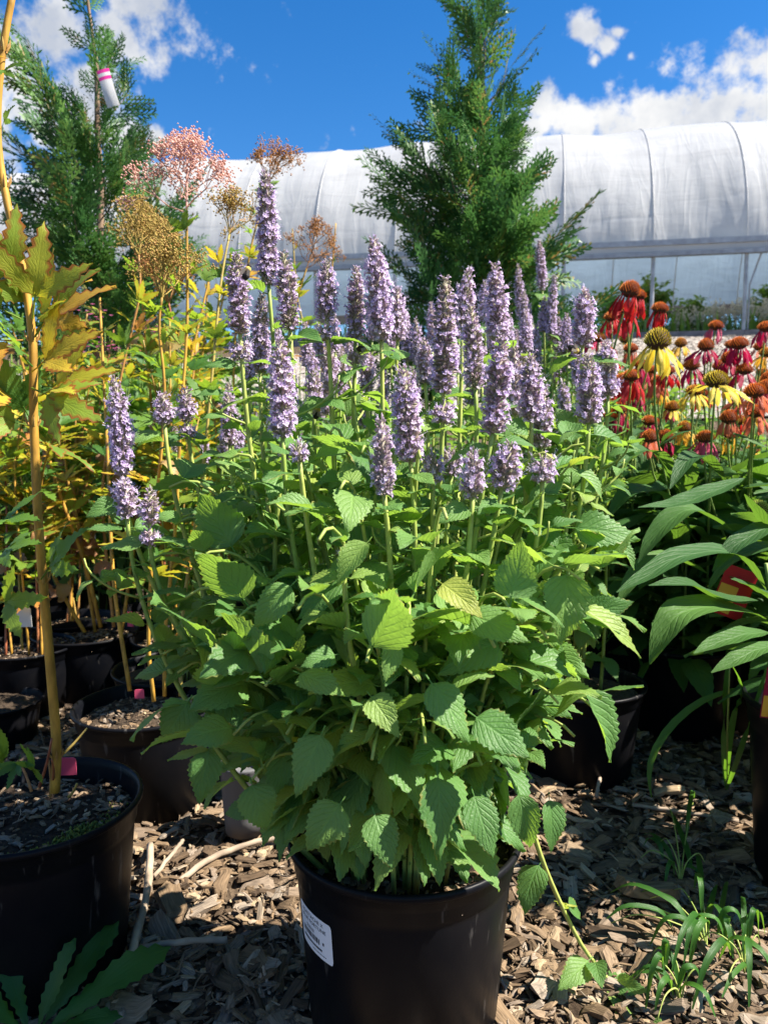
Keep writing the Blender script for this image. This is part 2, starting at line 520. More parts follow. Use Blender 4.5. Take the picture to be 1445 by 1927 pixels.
def mat_gravel():
    m, t = new_mat('gravel')
    tc = t.node('ShaderNodeTexCoord').outputs['Object']
    v = t.node('ShaderNodeTexVoronoi', {'Vector': tc, 'Scale': 22.0, 'Randomness': 1.0})
    s = t.node('ShaderNodeSeparateColor', {0: v.outputs['Color']})
    n = t.node('ShaderNodeTexNoise', {'Vector': tc, 'Scale': 1.3, 'Detail': 4.0}).outputs[0]
    c = t.ramp(s.outputs[0], [(0, (0.16, 0.13, 0.11)), (0.5, (0.3, 0.26, 0.22)), (1, (0.45, 0.41, 0.37))])
    c = t.mix(t.rng(n, 0.45, 0.7, 0, 0.5), c, (0.2, 0.16, 0.12))
    p = t.node('ShaderNodeBsdfPrincipled', {'Base Color': c, 'Roughness': 0.9, 'Normal': bump_of(t, v.outputs['Distance'], 0.9, 0.03)})
    finish(t, p.outputs[0])
    return m


M['ground'] = mat_ground()
M['gravel'] = mat_gravel()
M['soil'] = mat_simple('potting_soil', [(0, (0.03, 0.021, 0.015)), (0.5, (0.055, 0.04, 0.028)), (1, (0.1, 0.075, 0.05))], 0.95, 0.5, 140, 0.9, 0.006, spec=0.1)
M['moss'] = mat_simple('moss', [(0, (0.06, 0.09, 0.02)), (1, (0.2, 0.2, 0.03))], 0.9, 0.5, 200, 0.8, 0.003)
M['cone_core'] = mat_simple('cone_core', [(0, (0.06, 0.025, 0.015)), (1, (0.06, 0.025, 0.015))], 0.8)


def mat_film(name, col, tw, scale=1.0, blue=0.0, rough=0.35):
    m, t = new_mat(name)
    tc = t.node('ShaderNodeTexCoord')
    uv = tc.outputs['UV']
    mp = t.node('ShaderNodeMapping', {'Vector': uv, 'Scale': (0.9, 3.2, 1), 'Rotation': (0, 0, 0.35)}).outputs[0]
    n = t.node('ShaderNodeTexNoise', {'Vector': mp, 'Scale': 2.2 * scale, 'Detail': 6.0, 'Roughness': 0.5, 'Distortion': 0.8}).outputs[0]
    mp2 = t.node('ShaderNodeMapping', {'Vector': uv, 'Scale': (5.0, 0.8, 1), 'Rotation': (0, 0, -0.25)}).outputs[0]
    n2 = t.node('ShaderNodeTexNoise', {'Vector': mp2, 'Scale': 1.3 * scale, 'Detail': 3.0, 'Distortion': 1.2}).outputs[0]
    ridge = t.math('SUBTRACT', 1.0, t.math('MULTIPLY', t.math('ABSOLUTE', t.math('SUBTRACT', n2, 0.5)), 9.0), clamp=True)
    h = t.math('ADD', t.math('MULTIPLY', n, 0.6), t.math('MULTIPLY', ridge, 0.12))
    dirt = t.rng(n, 0.4, 0.75, 1.0, 0.86)
    c = t.mix(1.0, col, t.node('ShaderNodeCombineColor', {0: dirt, 1: dirt, 2: dirt}).outputs[0], 'MULTIPLY')
    bn = bump_of(t, h, 0.22, 0.10)
    p = t.node('ShaderNodeBsdfPrincipled', {'Base Color': c, 'Roughness': rough, 'Specular IOR Level': 0.45, 'Normal': bn})
    tr = t.node('ShaderNodeBsdfTranslucent', {'Color': c, 'Normal': bn})
    finish(t, t.node('ShaderNodeMixShader', {0: tw, 1: p.outputs[0], 2: tr.outputs[0]}).outputs[0])
    return m


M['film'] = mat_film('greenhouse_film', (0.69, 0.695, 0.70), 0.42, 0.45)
M['film_far_blue_shade'] = mat_film('greenhouse_film_far_shade_tint', (0.42, 0.55, 0.68), 0.30, 0.7)  # same plastic; blue of shade and skylight put into its colour
M['galv'] = mat_simple('galvanised_steel', [(0, (0.32, 0.33, 0.35)), (1, (0.36, 0.37, 0.39))], 0.5, 0.2, 8, metallic=0.5)
M['board'] = mat_simple('weathered_board', [(0, (0.17, 0.16, 0.16)), (1, (0.22, 0.2, 0.2))], 0.8, 0.35, 3, stretch=(1, 8, 8))
M['arb_leaf'] = mat_simple('arborvitae_scale', [(0, (0.042, 0.125, 0.036)), (0.55, (0.07, 0.18, 0.042)), (0.93, (0.13, 0.25, 0.05)), (1, (0.3, 0.18, 0.06))], 0.5, 0.2, 30, spec=0.4, tw=0.3)
M['bark'] = mat_simple('arborvitae_bark', [(0, (0.2, 0.13, 0.085)), (1, (0.3, 0.21, 0.15))], 0.9, 0.4, 30, 0.8, 0.004, stretch=(3, 3, 0.5))
M['white_tag'] = mat_simple('white_plastic_tag', [(0, (0.78, 0.77, 0.76)), (1, (0.78, 0.77, 0.76))], 0.4, tw=0.35)
M['sticker'] = mat_simple('white_sticker', [(0, (0.8, 0.79, 0.82)), (1, (0.8, 0.79, 0.82))], 0.35)
M['ink'] = mat_simple('black_ink', [(0, (0.03, 0.03, 0.035)), (1, (0.03, 0.03, 0.035))], 0.5)
M['pink_tag'] = mat_simple('pink_plastic_tag', [(0, (0.7, 0.1, 0.2)), (1, (0.72, 0.1, 0.2))], 0.4, tw=0.2)
M['magenta'] = mat_simple('magenta_print', [(0, (0.75, 0.05, 0.32)), (1, (0.75, 0.05, 0.32))], 0.4, tw=0.2)

# the objects follow
# ------------------------------------------------------------------ ground
def gz(x, y):
    q = y + 0.182 * x - 15.407
    t = np.clip((q + 12.8) / 12.4, 0, 1)
    return 2.56 * t ** 1.25


def sheet(name, xs, ys, zoff, mat, fn=None):
    mb = MB()
    X, Y = np.meshgrid(xs, ys)
    Z = gz(X, Y) + zoff + (fn(X, Y) if fn is not None else 0)
    nx = len(xs)
    q = [[j * nx + i, j * nx + i + 1, (j + 1) * nx + i + 1, (j + 1) * nx + i] for j in range(len(ys) - 1) for i in range(nx - 1)]
    mb.add(np.stack([X.ravel(), Y.ravel(), Z.ravel()], 1), q)
    o = put(name, mb.mesh(name, mat))
    o['kind'] = 'structure'
    return o


def lumps(X, Y):
    near = np.clip((7.5 - Y) / 2.0, 0, 1)
    return near * (0.008 * np.sin(X * 17 + 3 * np.sin(Y * 7)) * np.sin(Y * 15 + 2 * np.sin(X * 9)) + 0.004 * np.sin(X * 41 + Y * 13) * np.sin(Y * 37 - X * 11))


def dense(lo, hi, step, far):
    a = list(np.arange(lo, hi + 1e-6, step))
    return np.array([-f for f in reversed(far)] + a + list(far))


ground = sheet('ground', np.array([-400, -150, -60, -30, -20] + list(np.arange(-14, -2.5, 0.5)) + list(np.arange(-2.5, 2.5, 0.05)) + list(np.arange(2.5, 14.1, 0.5)) + [20, 30, 60, 150, 400.0]),
               np.array([-200, -60, -20, -8, -3, -1] + list(np.arange(-0.5, 4.5, 0.05)) + list(np.arange(4.5, 20, 0.4)) + [25, 40, 80, 160, 600.0]), 0.0, M['ground'], lumps)
gravel = sheet('gravel_yard', np.arange(-11, 12.1, 0.5), np.arange(7.4, 14.05, 0.35), 0.03, M['gravel'])


def chip_template(seed, curved=0.0):
    g = np.random.default_rng(seed)
    Wd, T = g.uniform(0.2, 0.5), g.uniform(0.08, 0.2)
    if seed % 3 == 0:
        Wd, T = g.uniform(0.06, 0.14), g.uniform(0.05, 0.1)
    mb = MB()
    k = 6
    V, UV = [], []
    rows = [-0.5, -0.36, 0.1, 0.4, 0.5]
    for i, y in enumerate(rows):
        wv = Wd * (g.uniform(0.75, 1.1) if 0 < i < 4 else g.uniform(0.35, 0.9))
        tv = T * (g.uniform(0.8, 1.15) if 0 < i < 4 else g.uniform(0.3, 0.9))
        sx = g.uniform(-0.06, 0.06)
        prof = [(-1, -0.4), (-0.75, 0.9), (0.2, 1.0), (1, 0.5), (0.8, -0.9), (-0.3, -1.0)]
        for (a, b) in prof:
            jy = g.uniform(-0.10, 0.10) if i in (0, 4) else 0
            V.append((a * wv / 2 * g.uniform(0.85, 1.1) + sx, y + jy, b * tv / 2 * g.uniform(0.8, 1.15) + curved * (y * y - 0.1)))
            UV.append((a * 0.5 * wv + b * 0.2 * tv, y))
    q = [[i * k + j, i * k + (j + 1) % k, (i + 1) * k + (j + 1) % k, (i + 1) * k + j] for i in range(4) for j in range(k)]
    q += [[3, 2, 1, 0], [5, 4, 3, 0]] + [[24, 25, 26, 27], [24, 27, 28, 29]]
    mb.add(V, q, None, UV)
    return mb


chip_mbs = [chip_template(100 + i, (i % 3 - 1) * 0.25) for i in range(14)]
chip_data = [m.data() for m in chip_mbs]
chip_meshes = [m.mesh('wood_chip', M['chip'], smooth=False) for m in chip_mbs]
chip_list = []
for i in range(21000):
    far = i > 15000
    if far:
        y = rng.uniform(1.7, 5.0)
        x = rng.uniform(-0.62, 0.62) * y
    else:
        y = rng.uniform(0.72, 2.1)
        x = rng.uniform(-0.62, 0.62) * max(y, 0.9)
    L = float(np.clip(rng.lognormal(math.log(0.0185), 0.58), 0.006, 0.07))
    z = float(gz(x, y)) + float(lumps(np.array(x), np.array(y))) + rng.uniform(0.001, 0.013)
    m = Matrix.Translation((x, y, z)) @ Matrix.Rotation(rng.uniform(0, 6.283), 4, 'Z') @ Matrix.Rotation(rng.normal(0, 0.22), 4, 'X') @ Matrix.Rotation(rng.normal(0, 0.3), 4, 'Y') @ Matrix.Diagonal((L * rng.uniform(0.8, 1.2), L, L * rng.uniform(0.8, 1.4), 1))
    chip_list.append((L / (y * y + 0.3) * (1.0 if abs(x) < 0.5 * y + 0.05 and y > 0.85 else 0.2), m, int(rng.integers(0, 14))))
chip_list.sort(key=lambda c: -c[0])
for s_, m, v in chip_list[:300]:
    put('wood_chip', chip_meshes[v], ground, m)
mb = MB()
for s_, m, v in chip_list[300:]:
    mb.addm(chip_data[v], m, rng.uniform())
o = put('mulch_chips', mb.mesh('mulch_chips', M['chip'], smooth=False), ground)
o['kind'] = 'stuff'
# coarse stones of the gravel strip in front of the greenhouse
mb = MB()
for i in range(5000):
    x, y = rng.uniform(3, 8), rng.uniform(8.5, 14.0)
    if y + 0.182 * x > 15.2:
        continue
    L = rng.uniform(0.02, 0.06)
    mb.addm(chip_data[i % 14], Matrix.Translation((x, y, float(gz(x, y)) + 0.035)) @ Matrix.Rotation(rng.uniform(0, 6.3), 4, 'Z') @ Matrix.Diagonal((L * 1.8, L, L * 2, 1)), rng.uniform(0.5, 0.9))
o = put('gravel_stones', mb.mesh('gravel_stones', M['gravel'], smooth=False), gravel)
o['kind'] = 'stuff'

# ------------------------------------------------------------------ hoop house
AL = math.atan(0.182)
GU, GN, GO = Vector((math.cos(AL), -math.sin(AL), 0)), Vector((math.sin(AL), math.cos(AL), 0)), Vector((6.63, 14.2, 0))


def gp(s, d, z):
    return GO + GU * s + GN * d + Vector((0, 0, z))


hoop = thing('hoop_house', 'long white plastic covered hoop greenhouse with rolled up side behind the trees', 'greenhouse', gp(0, 0, 2.56))
ZE, RA, RR, SP_ = 4.2, 3.5, 3.3, 1.63
S0, S1 = -11 * SP_, 6 * SP_


def roof_pt(s, th, off=0.0):
    rr, ra = RR + off, RA + off
    return gp(s, RA - ra * math.cos(th), ZE + rr * math.sin(th))


def roof_strip(name, t0, t1, nt, mat, wr):
    mb = MB()
    ss = np.linspace(S0, S1, int((S1 - S0) / 0.09))
    ths = np.linspace(t0, t1, nt)
    V, UV = [], []
    for th in ths:
        for s in ss:
            f = (s / SP_) % 1.0
            sag = -0.028 * (math.sin(math.pi * f) ** 0.6) * math.sin(th) ** 0.5
            k = int(math.floor(s / SP_))
            c = math.cos(th)
            big = 0.06 * math.sin(s * 0.9 + 1.0) * math.sin(th) + 0.05 * math.sin(s * 2.3 + th * 3)
            low = max(0, 1 - th / 0.9)
            wrk = wr * (0.022 * math.sin(9 * (s + 0.55 * th * (1 if f < 0.5 else -1)) + k * 2.1) * (0.12 + low) + 0.014 * math.sin(23 * s + 9 * th + 2 * math.sin(5 * th + k)) * (0.08 + low)
                        + 0.006 * math.sin(4 * th * 3.5 + 2.2 * math.sin(s * 3 + k)) * math.sin(math.pi * f))
            V.append(roof_pt(s, th, sag + big * 0.5 + wrk))
            UV.append((s, th * 3.4))
    n = len(ss)
    q = [[j * n + i, j * n + i + 1, (j + 1) * n + i + 1, (j + 1) * n + i] for j in range(nt - 1) for i in range(n - 1)]
    mb.add([tuple(v) for v in V], q, None, UV)
    return put(name, mb.mesh(name, mat), hoop)


roof_strip('roof_film', 0.03, R(108), 46, M['film'], 0.42)
roof_strip('far_roof_film', R(108), R(179), 16, M['film_far_blue_shade'], 0.5)
for k in range(-11, 7):
    s = k * SP_
    mb = MB()
    tube(mb, [roof_pt(s, th, -0.07) - Vector((0, 0, 0)) for th in np.linspace(0, math.pi, 40)], 0.014, 6)
    put('film_rib', mb.mesh('film_rib', M['film']), hoop)
    mb = MB()
    tube(mb, [roof_pt(s, th, 0.06 * math.sin(s * 0.9 + 1.0) * math.sin(th) * 0.5 + 0.025 * math.sin(s * 2.3 + th * 3) + 0.006) for th in np.linspace(0.05, R(150), 40)], 0.009, 6)
    put('film_strap', mb.mesh('film_strap', M['film']), hoop)
    mb = MB()
    tube(mb, [gp(s, 0.0, 2.4), gp(s, 0.0, 3.2), gp(s, 0.0, ZE)], 0.038, 8)
    put('side_post', mb.mesh('side_post', M['galv']), hoop)
    mb = MB()
    tube(mb, [gp(s, 2 * RA, 2.4), gp(s, 2 * RA, 3.2), gp(s, 2 * RA, ZE)], 0.038, 8)
    put('far_post', mb.mesh('far_post', M['galv']), hoop)
    if k % 3 == 0:
        mb = MB()
        tube(mb, [gp(s + 0.08, 0.05, 2.5), gp(s + 0.09, 0.05, 3.55), gp(s + 0.12, 0.05, 3.65), gp(s + 0.34, 0.3, ZE)], 0.018, 6)
        put('brace', mb.mesh('brace', M['galv']), hoop)
for nm, d, z0, z1, y0, mt in (('eave_rail', -0.06, ZE + 0.10, ZE + 0.2, 0.05, 'galv'), ('eave_strip', -0.03, ZE - 0.02, ZE + 0.10, 0.02, 'film'), ('roll_bar', -0.09, ZE - 0.10, ZE - 0.02, 0.09, 'galv'),
                              ('far_eave_rail', 2 * RA, ZE - 0.1, ZE + 0.16, 0.06, 'board')):
    mb = MB()
    Mx = Matrix((GU, GN, Vector((0, 0, 1)))).transposed().to_4x4()
    Mx.translation = GO
    box(mb, (S0, d - 0.02, z0), (S1, d + y0, z1), 0, Mx)
    put(nm, mb.mesh(nm, M[mt], smooth=False), hoop)
for k in range(-6, 4):
    mb = MB()
    box(mb, (k * 3 * SP_ + 0.01, -0.06, 2.40), ((k + 1) * 3 * SP_ - 0.01, -0.02, 2.73), 0, Mx)
    put('base_board', mb.mesh('base_board', M['board'], smooth=False), hoop)

# ------------------------------------------------------------------ leaf blades
def blade(L, W, teeth=11, cells=2, peak=0.33, pw=0.85, droop=0.5, fold=0.25, tooth=0.06, pet=0.012, seed=0, ripple=0.03, twist=0.0, petw=0.0012):
    g = np.random.default_rng(seed)
    n = 2 * teeth + 1
    t = np.linspace(0, 1, n)
    e = math.log(0.5) / math.log(peak)
    w_ = np.sin(np.pi * np.clip(t, 0, 1) ** e) ** pw
    w_[0] = 0.06
    w_[-1] = 0.015
    u = np.linspace(-1, 1, 2 * cells + 1)
    th = -droop * t ** 1.3
    ds = L / (n - 1)
    yc = np.concatenate([[0], np.cumsum(np.cos(th[:-1]) * ds)])
    zc = np.concatenate([[0], np.cumsum(np.sin(th[:-1]) * ds)])
    V, UV = [], []
    ph = g.uniform(0, 6.28)
    for i in range(n):
        tip = i % 2 == 0 and 0 < i < n - 1
        for uu in u:
            hw = W / 2 * w_[i]
            yo = 0.0
            if abs(uu) > 0.99 and 0 < i < n - 1:
                hw += W * tooth * (0.55 if tip else -0.45) * min(1, w_[i] * 1.8)
                yo = L * 0.012 if tip else 0
            x = uu * hw
            nz = abs(uu) * hw * math.tan(fold) + ripple * W * math.sin(t[i] * 11 + ph + (2 if uu > 0 else 0)) * uu * uu - 0.10 * W * (uu * uu) * (0.5 if fold > 0.3 else 0.9)
            a = twist * t[i]
            x, nz = x * math.cos(a) - nz * math.sin(a), x * math.sin(a) + nz * math.cos(a)
            V.append((x, pet + yc[i] + yo * math.cos(th[i]) - nz * math.sin(th[i]), zc[i] + nz * math.cos(th[i]) + yo * math.sin(th[i])))
            UV.append(((uu + 1) / 2, t[i]))
    m = len(u)
    q = [[i * m + j, i * m + j + 1, (i + 1) * m + j + 1, (i + 1) * m + j] for i in range(n - 1) for j in range(m - 1)]
    mb = MB()
    mb.add(V, q, None, UV)
    if pet > 0:
        p = np.array([(0, 0, -0.0006), (0, pet * 0.5, -pet * 0.06 - 0.0006), (0, pet + L * 0.06, -0.0012)])
        k = mb.n
        tube(mb, p, [petw, petw * 0.9, petw * 0.4], 4)
        mb.uv[-1][:] = (0.5, 0.3)
    return mb


hy_mbs = [blade(1.0, rng.uniform(0.54, 0.68), 11, 2, rng.uniform(0.25, 0.31), 0.95, dr, fo, 0.055, 0.16, 20 + i, 0.035, tw_, 0.014)
          for i, (dr, fo, tw_) in enumerate([(0.3, 0.2, 0), (0.6, 0.3, 0.15), (0.4, 0.4, -0.2), (0.75, 0.22, 0.2), (0.15, 0.3, -0.1), (0.5, 0.5, 0.3), (1.0, 0.25, -0.2), (0.35, 0.15, 0.35), (0.65, 0.42, -0.4), (0.25, 0.6, 0.0)])]
hy_data = [m.data() for m in hy_mbs]
hy_mesh = [m.mesh('hyssop_leaf', M['hyssop_leaf']) for m in hy_mbs]

# ------------------------------------------------------------------ hyssop flower spikes
def floret_templates():
    out = []
    for opened in (0, 1, 2):
        mb = MB()
        k = 5
        ang = np.arange(k) * 2 * np.pi / k
        ring = lambda r, y, a=0: np.stack([r * np.cos(ang + a), np.full(k, y), r * np.sin(ang + a)], 1)
        V = np.concatenate([ring(0.0005, 0), ring(0.0013, 0.0035), ring(0.0015, 0.0058), ring(0.0009, 0.0075, 0.6)])
        q = [[i * k + j, (i + 1) * k + j, (i + 1) * k + (j + 1) % k, i * k + (j + 1) % k] for i in range(3) for j in range(k)]
        mb.add(V, q, None, None, 0, 0)
        if opened:
            le = 0.0105 if opened == 1 else 0.0088
            V = np.concatenate([ring(0.0006, 0.0045)[:4], ring(0.0008, 0.007)[:4], ring(0.0012, le)[:4]])
            V = []
            a4 = np.arange(4) * np.pi / 2
            for r, y in ((0.0006, 0.0045), (0.0008, 0.007), (0.0013, le)):
                for a in a4:
                    V.append((r * math.cos(a), y, r * math.sin(a)))
            q = [[i * 4 + j, (i + 1) * 4 + j, (i + 1) * 4 + (j + 1) % 4, i * 4 + (j + 1) % 4] for i in range(2) for j in range(4)]
            mb.add(V, q, None, None, 0.0, 1)
            for a, ln, wd in ((0.6, 0.0022, 0.0011), (2.5, 0.0022, 0.0011), (3.7, 0.0026, 0.001), (4.71, 0.0036, 0.0016), (5.7, 0.0026, 0.001)):
                c, s = math.cos(a), math.sin(a)
                rx, rz = -s, c
                b = np.array((0.0012 * c, le - 0.0002, 0.0012 * s))
                tip = b + np.array((c * ln * 0.85, ln * 0.35, s * ln * 0.85))
                side = np.array((rx, 0, rz)) * wd
                mid = (b + tip) / 2 + np.array((0, 0.0004, 0))
                mb.add([b - side * 0.5, mid - side, tip, mid + side, b + side * 0.5], [[0, 1, 3, 4]], [[1, 2, 3]], None, 0.15, 1)
            if opened == 1:
                for a, dl in ((0.9, 0.0065), (2.2, 0.0075)):
                    b = np.array((0, le - 0.001, 0.0004))
                    tip = b + np.array((math.cos(a) * 0.0025, dl, math.sin(a) * 0.0025))
                    mb.add([b + (0.00022, 0, 0), b - (0.00022, 0, 0), tip - (0.00016, 0, 0), tip + (0.00016, 0, 0), tip + (0.0005, 0.0003, 0), tip + (-0.0005, 0.0003, 0), tip + (0, 0.0011, 0)], [[0, 1, 2, 3]], [[4, 5, 6]], None, 0.1, 2)
        out.append(mb.data())
    return out


FLO = floret_templates()


def spike_mesh(length, seed, open_frac=0.55, rad=1.0, colr=0.0, bend=0.0):
    g = np.random.default_rng(seed)
    mb = MB()
    nw = max(3, int(length / 0.0042))
    tube(mb, [(0, 0, 0), (0, 0, length * 0.5), (0, 0, length * 0.97)], [0.0042, 0.0048, 0.002], 8, 0.5, 3, True)
    for i in range(nw):
        f = i / (nw - 1)
        z = f * length * 0.97
        env = min(1.0, 0.72 + f * 4) * (1.0 if f < 0.5 else 1.0 - 0.6 * ((f - 0.5) / 0.5) ** 1.5)
        env *= g.uniform(0.9, 1.08) * rad
        of = open_frac * g.uniform(0.4, 1.35) * (1 if f < 0.86 else 0.45)
        nfl = int(22 * min(1, env + 0.1))
        a0 = g.uniform(0, 6.28)
        for j in range(nfl):
            a = a0 + j * 6.283 / nfl + g.normal(0, 0.12)
            el = g.normal(0.42, 0.2) + (0.5 * max(0, (f - 0.8) / 0.2))
            d = sph(a, el)
            pos = (0.0052 * math.cos(a) * env, 0.0052 * math.sin(a) * env, z + g.normal(0, 0.0016))
            kind = 0
            if g.random() < of:
                kind = 1 if g.random() < 0.75 else 2
            mb.addm(FLO[kind], orient(pos, d, (0, 0, 1), g.normal(0, 0.5), 0.92 * (0.3 + 0.7 * env) * g.uniform(0.8, 1.25)), (g.uniform(0, 0.72) + colr) % 1.0)
    for v in mb.v:
        v[:, 0] += bend * (v[:, 2] / length) ** 2 * length
    return mb.mesh('flower_spike', [M['calyx'], M['corolla'], M['stamen'], M['spike_core']])


SPK = {}
for L_ in (0.02, 0.04, 0.07, 0.10, 0.14):
    SPK[L_] = [spike_mesh(L_, int(L_ * 1000) * 10 + i, (0.62, 0.5, 0.33, 0.55)[i], (1.0, 0.94, 0.9, 0.97)[i], 0.0, (0.015, 0.05, -0.03, 0.09)[i]) for i in range(4)]


def spike_for(length):
    k = min(SPK, key=lambda x: abs(math.log(x / length)))
    return k, SPK[k]


# ------------------------------------------------------------------ pots
POTP = [(0.0, 0.004), (0.78, 0.0), (0.815, 0.012), (0.93, 0.80), (0.935, 0.835), (0.955, 0.845), (0.962, 0.90), (0.97, 0.905), (0.985, 0.955), (1.0, 0.958), (1.018, 0.968), (1.022, 0.985), (1.012, 0.998), (0.99, 1.0), (0.968, 0.99), (0.955, 0.95), (0.94, 0.9), (0.93, 0.87), (0.92, 0.78), (0.0, 0.77)]


def pot_radius(r, h, z):
    f = z / h
    for (a, b), (c, d) in zip(POTP[2:12], POTP[3:13]):
        if b <= f <= d:
            return r * (a + (c - a) * (f - b) / (d - b))
    return r


pot_cache = {}


def add_pot(root, loc, r=0.14, h=0.25, mat='pot', soil=0.84, chips=True, tilt=0):
    key = (r, h, mat)
    if key not in pot_cache:
        mb = MB()
        lathe(mb, [(a * r, b * h) for a, b in POTP], 72)
        pot_cache[key] = mb.mesh('pot', M[mat])
    p = put('pot', pot_cache[key], root, Matrix.Translation(loc) @ Matrix.Rotation(rng.uniform(0, 6.28), 4, 'Z'))
    key = ('soil', r, h, soil)
    if key not in pot_cache:
        g = np.random.default_rng(5)
        mb = MB()
        rs = np.linspace(0, r * 0.925, 12)
        k = 36
        V = [(0, 0, soil * h + 0.01)]
        for rr in rs[1:]:
            for j in range(k):
                a = j * 6.283 / k
                V.append((rr * math.cos(a), rr * math.sin(a), soil * h + 0.012 * (1 - rr / r) + g.normal(0, 0.003)))
        t = [[0, 1 + j, 1 + (j + 1) % k] for j in range(k)]
        q = [[1 + i * k + j, 1 + (i + 1) * k + j, 1 + (i + 1) * k + (j + 1) % k, 1 + i * k + (j + 1) % k] for i in range(len(rs) - 2) for j in range(k)]
        mb.add(V, q, t)
        mb2 = MB()
        for i in range(420):
            rr, a = r * 0.9 * math.sqrt(g.random()), g.uniform(0, 6.283)
            L = g.uniform(0.004, 0.02)
            mb2.addm(chip_data[i % 14], Matrix.Translation((rr * math.cos(a), rr * math.sin(a), soil * h + 0.012 * (1 - rr / r) + 0.002)) @ Matrix.Rotation(g.uniform(0, 6.28), 4, 'Z') @ Matrix.Rotation(g.normal(0, 0.4), 4, 'X') @ Matrix.Diagonal((L * 1.2, L, L * 1.5, 1)), g.uniform())
        pot_cache[key] = (mb.mesh('soil', M['soil']), mb2.mesh('soil_chips', M['chip'], False))
    so = put('soil', pot_cache[key][0], root, Matrix.Translation(loc))
    if chips:
        c = put('bark_bits', pot_cache[key][1], so, Matrix.Translation(loc))
        c['kind'] = 'stuff'
    return p


# ------------------------------------------------------------------ hyssop plants
class Plant:
    """collects leaves; the ones that show largest become objects, the others one part"""
    def __init__(s, root, meshes, datas, mat, leafname='leaf'):
        s.root, s.meshes, s.datas, s.mat, s.leafname, s.rec = root, meshes, datas, mat, leafname, []

    def leaf(s, stem, M4, v, score):
        s.rec.append((score, M4, v, stem))

    def close(s, n_obj, restname='inner_foliage'):
        s.rec.sort(key=lambda r: r[0])
        for sc_, M4, v, stem in s.rec[:n_obj]:
            put(s.leafname, s.meshes[v], stem, M4)
        if len(s.rec) > n_obj:
            mb = MB()
            o0 = WL[s.root.name]
            T = Matrix.Translation(-o0)
            for sc_, M4, v, stem in s.rec[n_obj:]:
                mb.addm(s.datas[v], T @ M4, rng.uniform())
            o = put(restname, mb.mesh(restname, s.mat), s.root, Matrix.Translation(o0))
            o['kind'] = 'stuff'


def stem_obj(root, pts, r0, r1, mat, name='stem', k=6):
    pts = np.array(pts, float)
    o = Vector(pts[0])
    mb = MB()
    tube(mb, pts - pts[0], np.linspace(r0, r1, len(pts)), k, rng.uniform(), 0, True)
    return put(name, mb.mesh(name, mat), root, Matrix.Translation(o))


def hyssop_leaves(pl, stem, pts, f0, f1, spacing, size0, size1, centre, hang=0.0, jitter=0.3, skip=0.0, keep=None, floor=-9.0):
    pts = np.array(pts)
    L = np.concatenate([[0], np.cumsum(np.linalg.norm(np.diff(pts, axis=0), axis=1))])
    tot = L[-1]
    s = tot * f0 + rng.uniform(0, spacing * 0.5)
    a0 = rng.uniform(0, 3.14)
    i = 0
    while s < tot * f1:
        f = s / tot
        p = Vector([np.interp(s, L, pts[:, c]) for c in range(3)])
        p2 = Vector([np.interp(min(s + 0.01, tot), L, pts[:, c]) for c in range(3)])
        T = (p2 - p).normalized() if (p2 - p).length > 1e-6 else Vector((0, 0, 1))
        for side in (0, 1):
            if rng.random() < skip:
                continue
            a = a0 + i * 1.5708 + side * 3.1416 + rng.normal(0, jitter)
            rel = (f - f0) / max(1e-6, f1 - f0)
            size = (size0 * (1 - rel) + size1 * rel) * rng.choice([0.5, 0.7, 0.9, 1.0, 1.15]) * rng.uniform(0.9, 1.1)
            el = -0.28 + 0.75 * rel + rng.normal(0, 0.38) - hang * (1 - rel)
            h = sph(a, 0)
            d = (h * math.cos(el) + Vector((0, 0, 1)) * math.sin(el))
            outw = Vector((p.x - centre[0], p.y - centre[1], 0)) * 2.0
            d = (d + outw * 0.35).normalized()
            up = Vector((0, 0, 1)) + h * 0.55
            M4 = orient(p, d, up, rng.normal(0, 0.32), size, size * rng.uniform(0.88, 1.1))
            tip = p + d * size
            if tip.z < floor or (keep is not None and not keep(p, tip, size)):
                continue
            score = tip.y - 0.25 * (tip.z - 0.4) - 1.2 * size
            pl.leaf(stem, M4, int(rng.integers(0, len(pl.meshes))), score)
        s += spacing * rng.uniform(0.8, 1.15)
        i += 1


def spike_on(stem, tip, d, length, rad, mini=True):
    k, ms = spike_for(length)
    d = Vector(d).normalized()
    base = Vector(tip) - d * length
    x = d.orthogonal().normalized()
    Mx = Matrix((x, d.cross(x), d)).transposed() @ Matrix.Rotation(rng.uniform(0, 6.28), 3, 'Z')
    Mx = (Mx @ Matrix.Diagonal((rad, rad, length / k))).to_4x4()
    Mx.translation = base
    return put('flower_spike', ms[int(rng.integers(0, 4))], stem, Mx)


